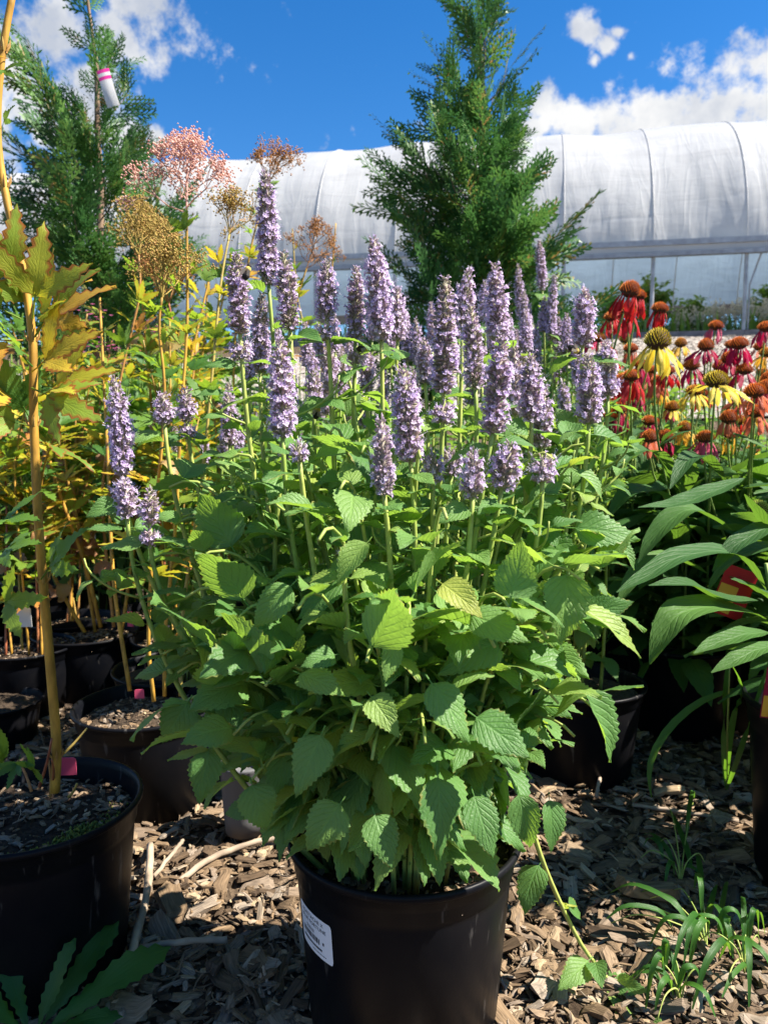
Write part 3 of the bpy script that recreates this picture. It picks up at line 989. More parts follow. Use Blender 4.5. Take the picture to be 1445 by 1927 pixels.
def hyssop(root, loc, r, h, spikes, shoots, n_obj, spacing=0.045, leaf=0.078, dense_up=0.0):
    """spikes: (top point, base point, radius factor, gap length); shoots: end points"""
    pl = Plant(root, hy_mesh, hy_data, M['hyssop_leaf'])
    c = (loc[0], loc[1])
    boxes = [(tp, bp) for (tp, bp, rf, gap) in spikes]

    def keep(p, tip, size):
        # leaves grow clear of the flower spikes
        for q_ in (p + (tip - p) * 0.5, tip):
            for tp, bp in boxes:
                t_ = max(0.0, min(1.0, (q_.z - bp.z) / max(1e-4, tp.z - bp.z)))
                e_ = q_ - (bp + (tp - bp) * t_)
                if abs(e_.z) < 0.004 + size * 0.12 and abs(e_.x) < 0.014 + size * 0.16 and -0.25 < e_.y < 0.02:
                    return False
        return True

    soil = loc[2] + 0.84 * h
    for (tp, bp, rf, gap) in spikes:
        d = (tp - bp)
        ln = d.length
        dn = d.normalized()
        out = Vector((bp.x - c[0], bp.y - c[1], 0))
        b0 = Vector((c[0], c[1], soil)) + out * rng.uniform(0.15, 0.3) + Vector((rng.normal(0, 0.018), rng.normal(0, 0.018), 0))
        rr = Vector((b0.x - c[0], b0.y - c[1], 0))
        if rr.length > r * 0.75:
            b0 = Vector((c[0], c[1], soil)) + rr.normalized() * r * 0.75
        hgt = bp.z - b0.z
        pts = bez(b0, b0 + out * 0.45 + Vector((0, 0, hgt * 0.35)), bp - dn * hgt * 0.3 + Vector((rng.normal(0, 0.008), rng.normal(0, 0.008), 0)), bp + dn * 0.004, 18)
        st = stem_obj(root, pts, 0.004, 0.0024, M['hyssop_stem'])
        sp = spike_on(st, tp, dn, ln, rf)
        if gap:
            spike_on(st, bp - dn * gap * 0.5, dn, 0.018, rf * 0.95)
        hyssop_leaves(pl, st, pts, 0.12, 0.97 - (gap / max(hgt, 0.1)), spacing, leaf, leaf * 0.5, c, keep=keep, floor=loc[2] + h + 0.015)
        a_ = rng.uniform(0, 6.28)
        for s_ in (0, 1):
            dd = sph(a_ + s_ * 3.14 + rng.normal(0, .2), rng.uniform(-0.35, 0.25))
            lb = bp - dn * (0.012 + gap)
            pl.leaf(st, orient(lb, dd, Vector((0, -.3, 1)), rng.normal(0, .3), rng.uniform(0.035, 0.058)), int(rng.integers(0, len(pl.meshes))), lb.y - 0.6)
        # short side twigs with small leaves
        for q in range(2):
            i = int(rng.integers(7, 15))
            a = rng.uniform(0, 6.28)
            p0 = Vector(pts[i])
            e = p0 + sph(a, 0.7) * rng.uniform(0.05, 0.10)
            tw = bez(p0, p0 + sph(a, 0.3) * 0.03, e - Vector((0, 0, 0.02)), e, 8)
            ts = stem_obj(root, tw, 0.0016, 0.001, M['hyssop_stem'])
            hyssop_leaves(pl, ts, tw, 0.3, 1.0, 0.03, leaf * 0.55, leaf * 0.4, c, keep=keep, floor=loc[2] + h + 0.015)
    for e in shoots:
        out = Vector((e.x - c[0], e.y - c[1], 0))
        b0 = Vector((c[0], c[1], soil)) + out * rng.uniform(0.15, 0.35)
        rr = Vector((b0.x - c[0], b0.y - c[1], 0))
        if rr.length > r * 0.85:
            b0 = Vector((c[0], c[1], soil)) + rr.normalized() * r * 0.85
        up = max(0.06, (e.z - b0.z) * 0.5 + 0.08)
        pts = bez(b0, b0 + Vector((0, 0, up)) + out * 0.2, e + Vector((0, 0, 0.05)) - out * 0.25, e, 14)
        st = stem_obj(root, pts, 0.0028, 0.0015, M['hyssop_stem'])
        hyssop_leaves(pl, st, pts, 0.3, 1.0, 0.042, leaf * 1.06, leaf * 0.88, c, 0.3, keep=keep, floor=loc[2] + h + 0.015)
    pl.close(n_obj)
    return pl


POT_A = Vector((0.024, 0.884, 0.0))
HERO = thing('potted_hyssop', 'large flowering purple hyssop in a black pot with white label, frontmost plant', 'potted plant', POT_A)
add_pot(HERO, POT_A, 0.14, 0.247)


def sp(px1, py1, px0, py0, y, rf=1.0, gap=0.0, dy=0.0):
    return (at(px1, py1, y + dy), at(px0, py0, y), rf * 0.98, gap)


hero_spikes = [sp(507, 325, 505, 535, 0.97, 1.0), sp(446, 478, 452, 628, 0.86, 1.02, 0.02), sp(487, 552, 490, 700, 0.98, .9), sp(537, 472, 546, 620, 0.92, 1.05), sp(612, 490, 614, 600, 0.93, .95, .016),
               sp(528, 638, 532, 822, 0.80, .98), sp(668, 500, 669, 642, 0.95, .95, .02), sp(709, 452, 718, 640, 0.93, 1.1), sp(748, 540, 748, 640, 1.06, .9), sp(758, 690, 772, 868, 0.78, 1.02),
               sp(717, 785, 722, 930, 0.74, .92), sp(840, 516, 834, 738, 0.83, 1.12, .03), sp(874, 508, 870, 620, 1.02, .95), sp(889, 570, 894, 730, 0.90, .95), sp(935, 498, 936, 640, 0.95, 1.05),
               sp(940, 632, 927, 815, 0.79, 1.12), sp(966, 650, 970, 780, 0.92, .9), sp(994, 668, 1000, 790, 0.85, 1.0), sp(1017, 730, 1018, 842, 0.92, .95), sp(1101, 543, 1096, 650, 0.96, 1.05),
               sp(1111, 668, 1108, 796, 0.84, 1.0), sp(1143, 643, 1143, 745, 0.95, 1.0), sp(958, 838, 944, 918, 0.76, 1.05), sp(888, 852, 890, 935, 0.74, .9), sp(1022, 864, 1020, 906, 0.80, 1.05),
               sp(815, 860, 815, 906, 0.80, .95), sp(850, 850, 850, 892, 0.84, .95), sp(562, 836, 563, 868, 0.76, .7), sp(540, 820, 536, 862, 0.84, .8), sp(229, 712, 231, 893, 0.86, .92, .02), sp(236, 905, 240, 972, 0.83, .85), sp(281, 922, 283, 985, 0.80, .85, .01),
               sp(306, 742, 310, 796, 0.92, .85), sp(349, 732, 352, 790, 0.97, .85, .01), sp(432, 742, 432, 838, 1.1, .85), sp(648, 1040, 648, 1062, 0.70, .45), sp(690, 660, 690, 735, 1.05, .85), sp(590, 700, 592, 768, 1.03, .85),
               sp(620, 660, 622, 730, 0.98, .85), sp(800, 640, 800, 720, 1.05, .85)]
shoot_px = [(335, 1300, .80), (390, 1430, .74), (440, 1310, .72), (500, 1480, .72), (590, 1460, .66), (610, 1380, .64), (700, 1470, .65), (730, 1350, .63), (800, 1440, .64), (850, 1330, .63), (905, 1480, .66), (950, 1330, .66), (1000, 1470, .72),
            (1050, 1360, .74), (1105, 1290, .78), (1150, 1200, .82), (1165, 1060, .82), (1150, 980, .86), (1090, 1130, .70), (280, 1090, .82), (400, 1150, .72), (480, 1220, .68), (560, 1190, .64), (650, 1230, .62), (770, 1210, .62),
            (860, 1160, .63), (960, 1190, .66), (1030, 1240, .70), (330, 1020, .85), (450, 1050, .70), (600, 1060, .64), (720, 1090, .62), (840, 1020, .64), (980, 1060, .68), (420, 980, .85), (520, 960, .72), (640, 960, .72), (1080, 960, .82), (890, 990, .70),
            (520, 1380, .68), (660, 1420, .63), (765, 1440, .63), (860, 1400, .63), (560, 1300, .64), (690, 1290, .61), (800, 1290, .61), (930, 1260, .64), (470, 1390, .70), (1080, 1420, .78), (300, 1180, .8), (350, 1230, .76), (410, 1260, .74), (370, 1090, .78), (460, 1130, .74), (320, 950, .86), (430, 900, .84), (540, 890, .78), (680, 890, .76), (790, 900, .75), (930, 920, .76), (1040, 900, .8), (1120, 880, .86), (1140, 820, .9), (500, 840, .86), (620, 850, .84), (850, 880, .8), (460, 760, .9), (640, 740, .92), (1060, 830, .88)]
shoot_px += [(330, 1370, .77), (300, 1270, .80), (380, 1350, .74), (440, 1420, .72), (470, 1510, .72), (420, 1280, .71), (350, 1160, .78), (500, 1330, .69), (450, 1200, .72), (540, 1420, .69), (400, 1210, .75), (1120, 1370, .78), (1090, 1220, .74), (1130, 1110, .78)] * 1
pl_hero = hyssop(HERO, POT_A, 0.14, 0.247, hero_spikes, [at(*p) + Vector((0, 0, 0.02)) for i, p in enumerate(shoot_px) if i > 70 or (i % 3 != 2 if p[2] > 0.685 else i % 2 == 0)], 300, 0.052, 0.07)
# the big leaves that hang in front, one by one
for bx, by, tx, ty, y, dy, v, rl, wd in ((880, 1338, 992, 1418, .66, -.03, 4, .1, 1.25), (822, 1438, 838, 1612, .66, -.035, 7, -.15, 1.1), (886, 1480, 928, 1608, .68, -.03, 4, .1, 1.1), (612, 1365, 556, 1492, .665, -.03, 0, .2, 1.1), (650, 1498, 580, 1602, .67, -.03, 3, -.1, 1.15), (700, 1518, 738, 1628, .66, -.03, 0, .15, 1.2),
                                        (690, 1300, 748, 1378, .65, -.03, 2, .2, 1.1), (552, 1262, 642, 1300, .66, -.03, 4, -.2, 1.2), (972, 1478, 1002, 1600, .72, -.02, 8, .3, 1.0), (1032, 1490, 1046, 1602, .74, -.02, 2, -.2, 1.0), (800, 1268, 886, 1388, .64, -.03, 7, .1, 1.1), (1066, 1062, 1060, 1205, .72, -.03, 5, .3, 1.0),
                                        (396, 1398, 374, 1512, .75, -.02, 0, .1, 1.1), (362, 1308, 303, 1398, .77, -.02, 1, -.1, 1.2), (470, 1462, 502, 1565, .72, -.02, 3, .2, 1.2), (868, 1150, 990, 1198, .66, -.03, 0, .25, 1.0), (1080, 1135, 1212, 1218, .74, -.02, 2, -.4, .8), (1090, 1280, 1158, 1424, .75, -.02, 9, -.3, .8),
                                        (1062, 992, 1205, 1002, .80, -.02, 1, .3, .9), (1150, 1012, 1196, 1066, .82, -.01, 9, -.2, .9), (1085, 1160, 1186, 1132, .76, -.01, 4, .2, 1.1), (820, 1090, 905, 1150, .66, -.03, 2, .1, 1.1), (560, 1090, 470, 1180, .68, -.02, 6, -.2, 1.0), (700, 1010, 630, 1090, .68, -.02, 5, .4, .8),
                                        (640, 1230, 570, 1245, .66, -.02, 1, .1, 1.0), (745, 1195, 730, 1280, .65, -.02, 0, -.3, 1.0), (420, 740, 372, 735, .84, -.01, 1, .2, .9), (600, 960, 510, 940, .72, -.02, 9, .4, .7), (1075, 880, 1140, 930, .84, -.02, 5, -.2, 1.0), (990, 960, 1060, 900, .80, .02, 4, .2, .9)):
    p0, p1 = at(bx, by, y), at(tx, ty, y + dy)
    put('leaf', hy_mesh[v], HERO, orient(p0, p1 - p0, (0.25, -0.75, 0.75), rl, (p1 - p0).length * 0.92, (p1 - p0).length * 0.92 * wd))
# the stem that has flopped over the rim to the ground
fp = smoothpath([at(985, 1490, 0.84), at(1010, 1590, 0.84), at(1045, 1680, 0.88), at(1095, 1780, 0.92), at(1150, 1850, 0.93), at(1200, 1905, 0.9)], 18)
fs = stem_obj(HERO, fp, 0.0032, 0.0022, M['hyssop_stem'])
for (bx, by, by_, tx, ty, ty_, sz, v, rl) in ((1020, 1615, .85, 985, 1690, .82, .058, 3, 0.3), (1065, 1700, .89, 1060, 1700, .97, .05, 0, 0.0), (1068, 1705, .89, 1105, 1720, .94, .05, 4, 0.5), (1115, 1800, .925, 1050, 1860, .88, .06, 0, -0.2), (1118, 1805, .925, 1135, 1870, .86, .04, 5, .3),
                                             (1150, 1850, .93, 1205, 1860, .9, .045, 2, .4), (1160, 1860, .93, 1170, 1905, .88, .045, 1, 0), (1185, 1885, .92, 1245, 1900, .9, .045, 4, .1), (1150, 1850, .93, 1180, 1815, .96, .04, 3, -.2), (1190, 1895, .9, 1160, 1930, .86, .045, 6, 0), (1205, 1910, .9, 1250, 1930, .86, .04, 0, .3)):
    p0, p1 = at(bx, by, by_), at(tx, ty, ty_)
    put('leaf', hy_mesh[v], fs, orient(p0, p1 - p0, (0, -0.4, 1), rl, sz))

# printed label that follows the pot wall
def on_pot(u, v, off=0.0006, skew=0.0):
    """u metres along the wall (from the left edge), v metres up from the label's foot"""
    z = 0.135 + v
    r = pot_radius(0.14, 0.247, z) + off
    a = R(-160) + u / 0.128
    return (POT_A.x + r * math.cos(a), POT_A.y + r * math.sin(a), z)


LW, LH = 0.068, 0.050
mb = MB()
nu, nv_ = 24, 10
V = []
for j in range(nv_ + 1):
    for i in range(nu + 1):
        u, v = i / nu * LW, j / nv_ * LH
        cu, cv = min(u, LW - u), min(v, LH - v)
        rc = 0.004
        if cu < rc and cv < rc:
            k = math.hypot(rc - cu, rc - cv)
            if k > rc:
                sx = 1 if u < LW / 2 else -1
                sy = 1 if v < LH / 2 else -1
                u += sx * (rc - cu) * (1 - rc / k)
                v += sy * (rc - cv) * (1 - rc / k)
        V.append(on_pot(u, v))
q = [[j * (nu + 1) + i, j * (nu + 1) + i + 1, (j + 1) * (nu + 1) + i + 1, (j + 1) * (nu + 1) + i] for j in range(nv_) for i in range(nu)]
mb.add(np.array(V) - np.array(POT_A), q)
lab = put('label', mb.mesh('label', M['sticker']), HERO, Matrix.Translation(POT_A))


def text_tris(body, size):
    cu = bpy.data.curves.new('print', 'FONT')
    cu.body = body
    cu.size = size
    cu.resolution_u = 3
    to = bpy.data.objects.new('print', cu)
    COL.objects.link(to)
    dg = bpy.context.evaluated_depsgraph_get()
    me = bpy.data.meshes.new_from_object(to.evaluated_get(dg))
    me.calc_loop_triangles()
    v = np.array([x.co[:] for x in me.vertices])
    t = np.array([x.vertices[:] for x in me.loop_triangles])
    bpy.data.objects.remove(to)
    bpy.data.meshes.remove(me)
    bpy.data.curves.remove(cu)
    return v, t


mb = MB()
for body, x, y, wid in (('AGASTACHE X', 0.008, 0.0415, 0.047), ('BLUE FORTUNE', 0.008, 0.0345, 0.051)):
    v, t = text_tris(body, 0.0064)
    k = wid / (v[:, 0].max() - v[:, 0].min())
    P = [on_pot(x + (a - v[:, 0].min()) * k, y + b, 0.0009) for a, b, c_ in v]
    mb.add(np.array(P) - np.array(POT_A), None, t)


def dash(u0, u1, v0, v1):
    n = max(1, int((u1 - u0) / 0.004))
    P = [on_pot(u0 + (u1 - u0) * i / n, vv, 0.0009) for i in range(n + 1) for vv in (v0, v1)]
    mb.add(np.array(P) - np.array(POT_A), [[2 * i, 2 * i + 2, 2 * i + 3, 2 * i + 1] for i in range(n)])


u = 0.008
g_ = np.random.default_rng(3)
while u < 0.046:
    wv = g_.choice([0.0004, 0.0008, 0.0012])
    dash(u, u + wv, 0.0165, 0.0235)
    u += wv + g_.choice([0.0005, 0.0009, 0.0013])
for v0, ua, ub, wd in ((0.0287, 0.018, 0.036, 0.0011), (0.0262, 0.018, 0.036, 0.0011), (0.0095, 0.008, 0.050, 0.0028), (0.0048, 0.030, 0.056, 0.0010)):
    u = ua
    while u < ub:
        wv = g_.uniform(0.0007, 0.0022)
        dash(u, u + wv, v0, v0 + wd)
        u += wv + g_.uniform(0.0003, 0.0009)
dash(0.052, 0.0545, 0.019, 0.0225)
put('print', mb.mesh('print', M['ink'], False), lab, Matrix.Translation(POT_A))
# hyssops of the rows behind
def near_spikes(lst, y):
    return [sp(a, b, c, d, y + rng.normal(0, 0.05), e) for (a, b, c, d, e) in lst]


back = [
    ((560, 900), 1.55, 'hyssop in a pot directly behind the large front hyssop, left of centre', [(575, 608, 577, 690, .95), (590, 660, 591, 740, .9), (600, 610, 601, 690, .85), (630, 590, 631, 660, .85), (655, 640, 656, 710, .85), (640, 640, 642, 760, 1), (612, 700, 614, 780, .9), (548, 690, 549, 770, .9), (520, 610, 521, 700, .85), (470, 640, 472, 720, .9), (432, 720, 433, 800, .9), (655, 715, 655, 790, .9), (495, 590, 496, 660, .8)],
     [(470, 860), (540, 850), (620, 850), (660, 880), (500, 930), (430, 900)]),
    ((720, 900), 1.75, 'hyssop behind the front hyssop with spikes in the gap left of the big conifer', [(690, 650, 691, 725, 1), (735, 600, 736, 690, 1), (765, 575, 767, 680, 1), (785, 600, 787, 690, .95), (720, 690, 722, 770, .95), (700, 560, 700, 640, .9), (812, 568, 813, 650, .95), (660, 610, 661, 680, .9), (680, 740, 681, 800, .8), (780, 690, 781, 760, .9)],
     [(690, 830), (740, 820), (780, 830), (820, 800), (640, 830)]),
    ((880, 900), 1.65, 'hyssop behind the front hyssop with spikes against the conifer base', [(912, 530, 912, 605, 1), (860, 600, 861, 700, 1), (840, 560, 841, 640, .9), (925, 570, 926, 660, .9), (955, 590, 956, 670, .85), (895, 610, 896, 690, .85), (980, 640, 981, 720, .85), (905, 640, 906, 720, 1), (885, 690, 885, 760, .9), (945, 610, 946, 680, .9), (970, 620, 971, 700, .95), (830, 650, 831, 720, .9), (990, 590, 990, 660, .9)],
     [(860, 830), (920, 820), (980, 830), (1000, 800)]),
    ((1010, 880), 2.1, 'tall slim hyssop right of the big conifer, spikes highest in the back row', [(971, 497, 980, 600, 1), (985, 545, 986, 650, 1), (1015, 450, 1020, 545, 1.05), (1022, 560, 1022, 625, 1), (1010, 610, 1011, 690, .9), (1045, 640, 1046, 720, .9), (1065, 590, 1066, 660, .9), (992, 560, 993, 640, .9), (1035, 518, 1036, 640, 1), (1050, 597, 1051, 665, 1), (1003, 600, 1004, 690, 1), (1075, 615, 1076, 690, 1), (1060, 640, 1060, 700, .9)],
     [(990, 780), (1040, 760), (1080, 760), (1100, 740), (960, 760)]),
    ((1090, 880), 1.6, 'hyssop behind the front hyssop next to the coneflowers', [(1085, 660, 1085, 720, .9), (1130, 690, 1130, 750, .9), (1060, 720, 1062, 780, .9)],
     [(1060, 800), (1100, 780), (1130, 800), (1150, 830), (1090, 860), (1040, 850), (1000, 860)]),
    ((330, 1000), 1.7, 'small hyssop among the yellowing plants on the left with short spikes', [(330, 800, 331, 850, .8), (385, 830, 386, 870, .8), (420, 800, 421, 860, .9), (450, 770, 451, 850, .9)],
     [(380, 900), (430, 900), (350, 950), (300, 980), (400, 980)]),
]
for (bx, by), y, lbl, sl, sh in back:
    x = (bx - 722.5) / F * y / 0.98
    loc = Vector((x, y, float(gz(x, y))))
    t = thing('potted_hyssop', lbl, 'potted plant', loc, 'hyssops standing in the rows behind')
    add_pot(t, loc, 0.14, 0.2, chips=False)
    hyssop(t, loc, 0.14, 0.2, near_spikes(sl, y), [at(a, b, y - 0.12) for a, b in sh], 70, 0.06, 0.072)
# far beds of the same plant, small in the picture
for i, (px, y) in enumerate([(590, 3.0), (690, 3.2), (1060, 3.1)]):
    x = (px - 722.5) / F * y
    z = float(gz(x, y))
    t = thing('potted_hyssop', ['distant hyssop left of the big conifer, behind two closer rows', 'distant hyssop in front of the trunk of the big conifer', 'distant hyssop at the right foot of the big conifer'][i], 'potted plant', (x, y, z), 'hyssops standing in the rows behind')
    add_pot(t, Vector((x, y, z)), 0.14, 0.22, chips=False)
    S_ = []
    for j in range(9):
        p = Vector((x + rng.normal(0, 0.11), y + rng.normal(0, 0.1), z + rng.uniform(0.62, 0.86)))
        S_.append((p, p - Vector((0, 0, rng.uniform(0.07, 0.12))), 1.0, 0))
    hyssop(t, (x, y, z), 0.14, 0.22, S_, [Vector((x + rng.normal(0, 0.15), y - rng.uniform(0, 0.2), z + rng.uniform(0.35, 0.6))) for j in range(8)], 30, 0.07, 0.075)

# ------------------------------------------------------------------ arborvitae
def arb_frond(seed):
    g = np.random.default_rng(seed)
    mb = MB()
    L = 0.16

    def strip(p, a, ln, wd, z0, rnd):
        d = np.array((math.sin(a), math.cos(a), z0))
        s = np.array((math.cos(a), -math.sin(a), 0.25)) * wd
        p = np.array(p)
        mb.add([p - s * 0.5, p + d * ln * 0.5 - s, p + d * ln, p + d * ln * 0.5 + s, p + s * 0.5], [[0, 1, 3, 4]], [[1, 2, 3]], None, rnd)

    strip((0, 0, 0), 0, L, 0.003, -0.15, 0.1)
    n = 15
    for i in range(n):
        f = (i + 0.5) / n
        side = 1 if i % 2 else -1
        p = np.array((0, L * (0.06 + 0.9 * f), -0.15 * L * f))
        a = side * g.uniform(0.55, 0.8) * (1 - 0.35 * f)
        ln = 0.062 * (1 - f) ** 0.75 * g.uniform(0.8, 1.15) + 0.014
        z0 = g.normal(-0.15, 0.12)
        strip(p, a, ln, 0.003, z0, g.uniform(0, 0.3))
        m = int(ln / 0.0105)
        for j in range(1, m):
            fj = j / m
            q = p + np.array((math.sin(a), math.cos(a), z0)) * ln * fj
            sj = 1 if j % 2 else -1
            strip(q, a + sj * g.uniform(0.5, 0.75), (0.019 * (1 - fj) + 0.007) * g.uniform(0.8, 1.2), 0.0032, z0 + g.normal(0, 0.12), g.uniform(0, 0.35))
    return mb.data()


FR = [arb_frond(300 + i) for i in range(5)]


def arb_branch(seed, L, n):
    g = np.random.default_rng(seed)
    mb, wood = MB(), MB()
    pts = bez((0, 0, 0), (0, L * 0.35, -0.02), (g.normal(0, .03), L * 0.7, 0.0), (g.normal(0, .05) * L * 2, L, g.uniform(0.02, 0.08) * L * 2), 12)
    tube(wood, pts, np.linspace(0.0035, 0.0009, 12), 4)
    for i in range(n):
        f = 0.12 + 0.88 * (i + 0.5) / n
        k = f * 11
        a = int(min(k, 10))
        p = pts[a] + (pts[a + 1] - pts[a]) * (k - a)
        side = 1 if i % 2 else -1
        d = Vector((side * g.uniform(0.35, 0.95), 1.0, g.normal(0.15, 0.35)))
        if i >= n - 1:
            d = Vector((g.normal(0, .2), 1, g.normal(0.1, 0.2)))
        mb.addm(FR[int(g.integers(0, 5))], orient(p, d, (g.normal(0, .6), g.normal(0, .3), 1), g.normal(0, 0.45), g.uniform(0.85, 1.5) * (1.2 - 0.4 * f)), g.uniform(0, 0.6))
    return mb.mesh('foliage_spray', M['arb_leaf'], False), wood.mesh('branch', M['bark'])


ARB = {L: [arb_branch(400 + i + int(L * 1000), L, n) for i in range(3)] for L, n in ((0.12, 4), (0.24, 7), (0.38, 11))}


def arborvitae(label, trunk, hw, y, n, seed, r0, shift=0.0):
    """trunk: points from the ground up; hw: half width of the crown (photo px) against the photo row of the branch tip"""
    g = np.random.default_rng(seed)
    base = Vector(trunk[0])
    t = thing('arborvitae', label, 'tree', base, 'conifers in front of the hoop house')
    pts = smoothpath(trunk, 60)
    mb = MB()
    tube(mb, pts - np.array(base), np.linspace(r0, 0.005, 60), 8)
    put('trunk', mb.mesh('trunk', M['bark']), t, Matrix.Translation(base))
    add_pot(t, base - Vector((0, 0, 0.02)), 0.2, 0.32, chips=False)
    a = 0
    rows = np.linspace(hw[0][0], hw[-1][0], 400)
    wts = np.interp(rows, [p[0] for p in hw], [p[1] * p[2] for p in hw])
    cum = np.cumsum(wts) / np.sum(wts)
    for i in range(n):
        row = np.interp((i + g.uniform(0, 1)) / n, cum, rows)
        zt = at(722, row, y).z
        a += 2.39996 + g.normal(0, 0.3)
        reach = max(0.03, np.interp(row, [p[0] for p in hw], [p[1] for p in hw]) * y / F * g.choice([0.35, 0.6, 0.8, 0.95, 1.05, 1.3]) * g.uniform(0.9, 1.1) * (1 + (shift if row > 320 else -0.32) * math.cos(a)) - 0.05)
        el = g.normal(0.62, 0.14) + 0.25 * max(0, (400 - row) / 400)
        z0 = max(base.z + 0.12, zt - reach * math.tan(el) - 0.04)
        p = Vector([np.interp(z0, pts[:, 2], pts[:, c]) for c in range(3)])
        d = sph(a, 0) * reach + Vector((0, 0, zt - p.z))
        ln = d.length
        k = min(ARB, key=lambda q: abs(q - ln))
        v = int(g.integers(0, 3))
        s = float(np.clip(ln / k, 0.6, 1.5))
        M4 = orient(p, d, (0, 0, 1), g.normal(0, 0.9), s, (s + 1) / 2)
        br = put('branch', ARB[k][v][1], t, M4)
        o = bpy.data.objects.new('foliage_spray', ARB[k][v][0])
        COL.objects.link(o)
        o.parent = br
    return t


def tpts(lst, y):
    out = [at(a, b, y) for a, b in lst]
    out[0].z = float(gz(out[0].x, y))
    return out


yr, yl = 3.6, 3.4
arborvitae('taller feathery green conifer right of centre in front of the hoop house', tpts([(885, 760), (892, 560), (900, 380), (912, 240), (905, 120), (900, 0), (897, -90)], yr),
           [(-60, 25, .4), (0, 46, 1.1), (100, 68, 1.2), (200, 88, 1.2), (250, 115, 1.2), (300, 135, 1.2), (350, 158, 1.1), (450, 185, 1.1), (550, 195, 1.0), (680, 190, .9)], yr, 100, 11, 0.022, 0.06)
arborvitae('conifer on the left with a white and pink tag on its bare leader', tpts([(180, 760), (186, 560), (190, 380), (184, 240), (182, 130), (172, 50), (160, -40)], yl),
           [(-20, 45, .5), (40, 48, .35), (90, 70, .5), (130, 105, .9), (200, 135, 1.0), (300, 150, 1.0), (450, 160, 1.0), (550, 160, 1.0), (680, 160, .9)], yl, 62, 12, 0.02)
# tag on the left conifer
mb = MB()
p0 = at(196, 131, yl - 0.38)
V, q = [], []
for i in range(11):
    f = i / 10
    c = np.array((0.062 * f * 0.7 - 0.004, -0.02 * math.sin(f * 2.0), -0.142 * f))
    for j, u in enumerate((-1, -0.3, 0.3, 1)):
        V.append(c + np.array((u * 0.023, -0.004 * (1 - u * u), u * 0.006)))
V = np.array(V)
V = np.concatenate([V, V + np.array((0, 0.0015, 0))])
for s in (0, 1):
    for i in range(10):
        for j in range(3):
            qq = [i * 4 + j, i * 4 + j + 1, (i + 1) * 4 + j + 1, (i + 1) * 4 + j]
            q.append(([a + 44 * s for a in (qq if s == 0 else qq[::-1])], 1 if i < 1 or i == 2 else 0))
for m_ in (0, 1):
    mb.add(V, [a for a, b in q if b == m_], None, None, 0, m_)
tag(put('plant_tag', mb.mesh('plant_tag', [M['white_tag'], M['magenta']]), None, Matrix.Translation(p0)), 'white hanging tag with pink top on the left conifer', 'tag')

# ------------------------------------------------------------------ queen of the meadow plants (left)
def palm_leaf(seed, lobes=5, droop=0.3, vfold=0.3, wf=0.36):
    g = np.random.default_rng(seed)
    mb = MB()
    angs = {5: [-1.25, -0.62, 0, 0.62, 1.25], 3: [-0.75, 0, 0.75], 4: [-1.1, -.4, .45, 1.2]}[lobes]
    for i, a in enumerate(angs):
        ln = (1.0 - 0.24 * abs(a)) * g.uniform(0.88, 1.08)
        b = blade(ln, ln * wf * g.uniform(0.9, 1.15), 7, 1, 0.42, 0.9, droop + g.normal(0, 0.15), 0.25, 0.16, 0.0, seed * 7 + i, 0.06, g.normal(0, .2))
        d = b.data()
        Mx = Matrix.Translation((0, 0.3, 0.004 * i)) @ Matrix.Rotation(-a, 4, 'Z') @ Matrix.Rotation(vfold * abs(a) * 0.5 + g.normal(0, .1), 4, 'X') @ Matrix.Rotation((-vfold if a > 0 else vfold) * min(1, abs(a)), 4, 'Y')
        mb.addm(d, Mx)
    k = mb.n
    tube(mb, [(0, 0, 0), (0, 0.15, -0.01), (0, 0.33, 0.006)], [0.014, 0.012, 0.008], 4)
    mb.uv[-1][:] = (0.5, 0.1)
    return mb


PL_mb = [palm_leaf(50 + i, (5, 3, 4, 5, 3, 5)[i], (0.3, 0.1, 0.5, 0.7, 0.35, 0.15)[i], (0.3, 0.55, 0.2, 0.35, 0.1, 0.6)[i], (.30, .28, .31, .28, .30, .25)[i]) for i in range(6)]
PL_data = [m.data() for m in PL_mb]
PL_y = [m.mesh('meadow_leaf', M['meadow_leaf']) for m in PL_mb]
PL_g = [m.mesh('meadow_leaf', M['meadow_leaf_green']) for m in PL_mb]
DL_mb = [blade(1.0, 0.5, 5, 2, 0.4, 0.8, 2.2 + 0.4 * i, 0.5, 0.1, 0.05, 90 + i, 0.16, 1.2 - i * .7) for i in range(4)]
DL = [m.mesh('dead_leaf', M['dead_leaf']) for m in DL_mb]

M['plume_ochre'] = mat_simple('plume_ochre', [(0, (0.32, 0.24, 0.06)), (0.6, (0.45, 0.32, 0.08)), (1, (0.5, 0.28, 0.1))], 0.7, tw=0.2)
M['plume_rust'] = mat_simple('plume_rust', [(0, (0.32, 0.14, 0.05)), (1, (0.52, 0.26, 0.09))], 0.7, tw=0.2)
M['plume_pink'] = mat_simple('plume_pink', [(0, (0.62, 0.33, 0.28)), (0.5, (0.8, 0.5, 0.42)), (1, (0.86, 0.64, 0.54))], 0.7, tw=0.4)
OCT = np.array([(1, 0, 0), (-1, 0, 0), (0, 1, 0), (0, -1, 0), (0, 0, 1), (0, 0, -1)], float)
OCT_T = [(0, 2, 4), (2, 1, 4), (1, 3, 4), (3, 0, 4), (2, 0, 5), (1, 2, 5), (3, 1, 5), (0, 3, 5)]


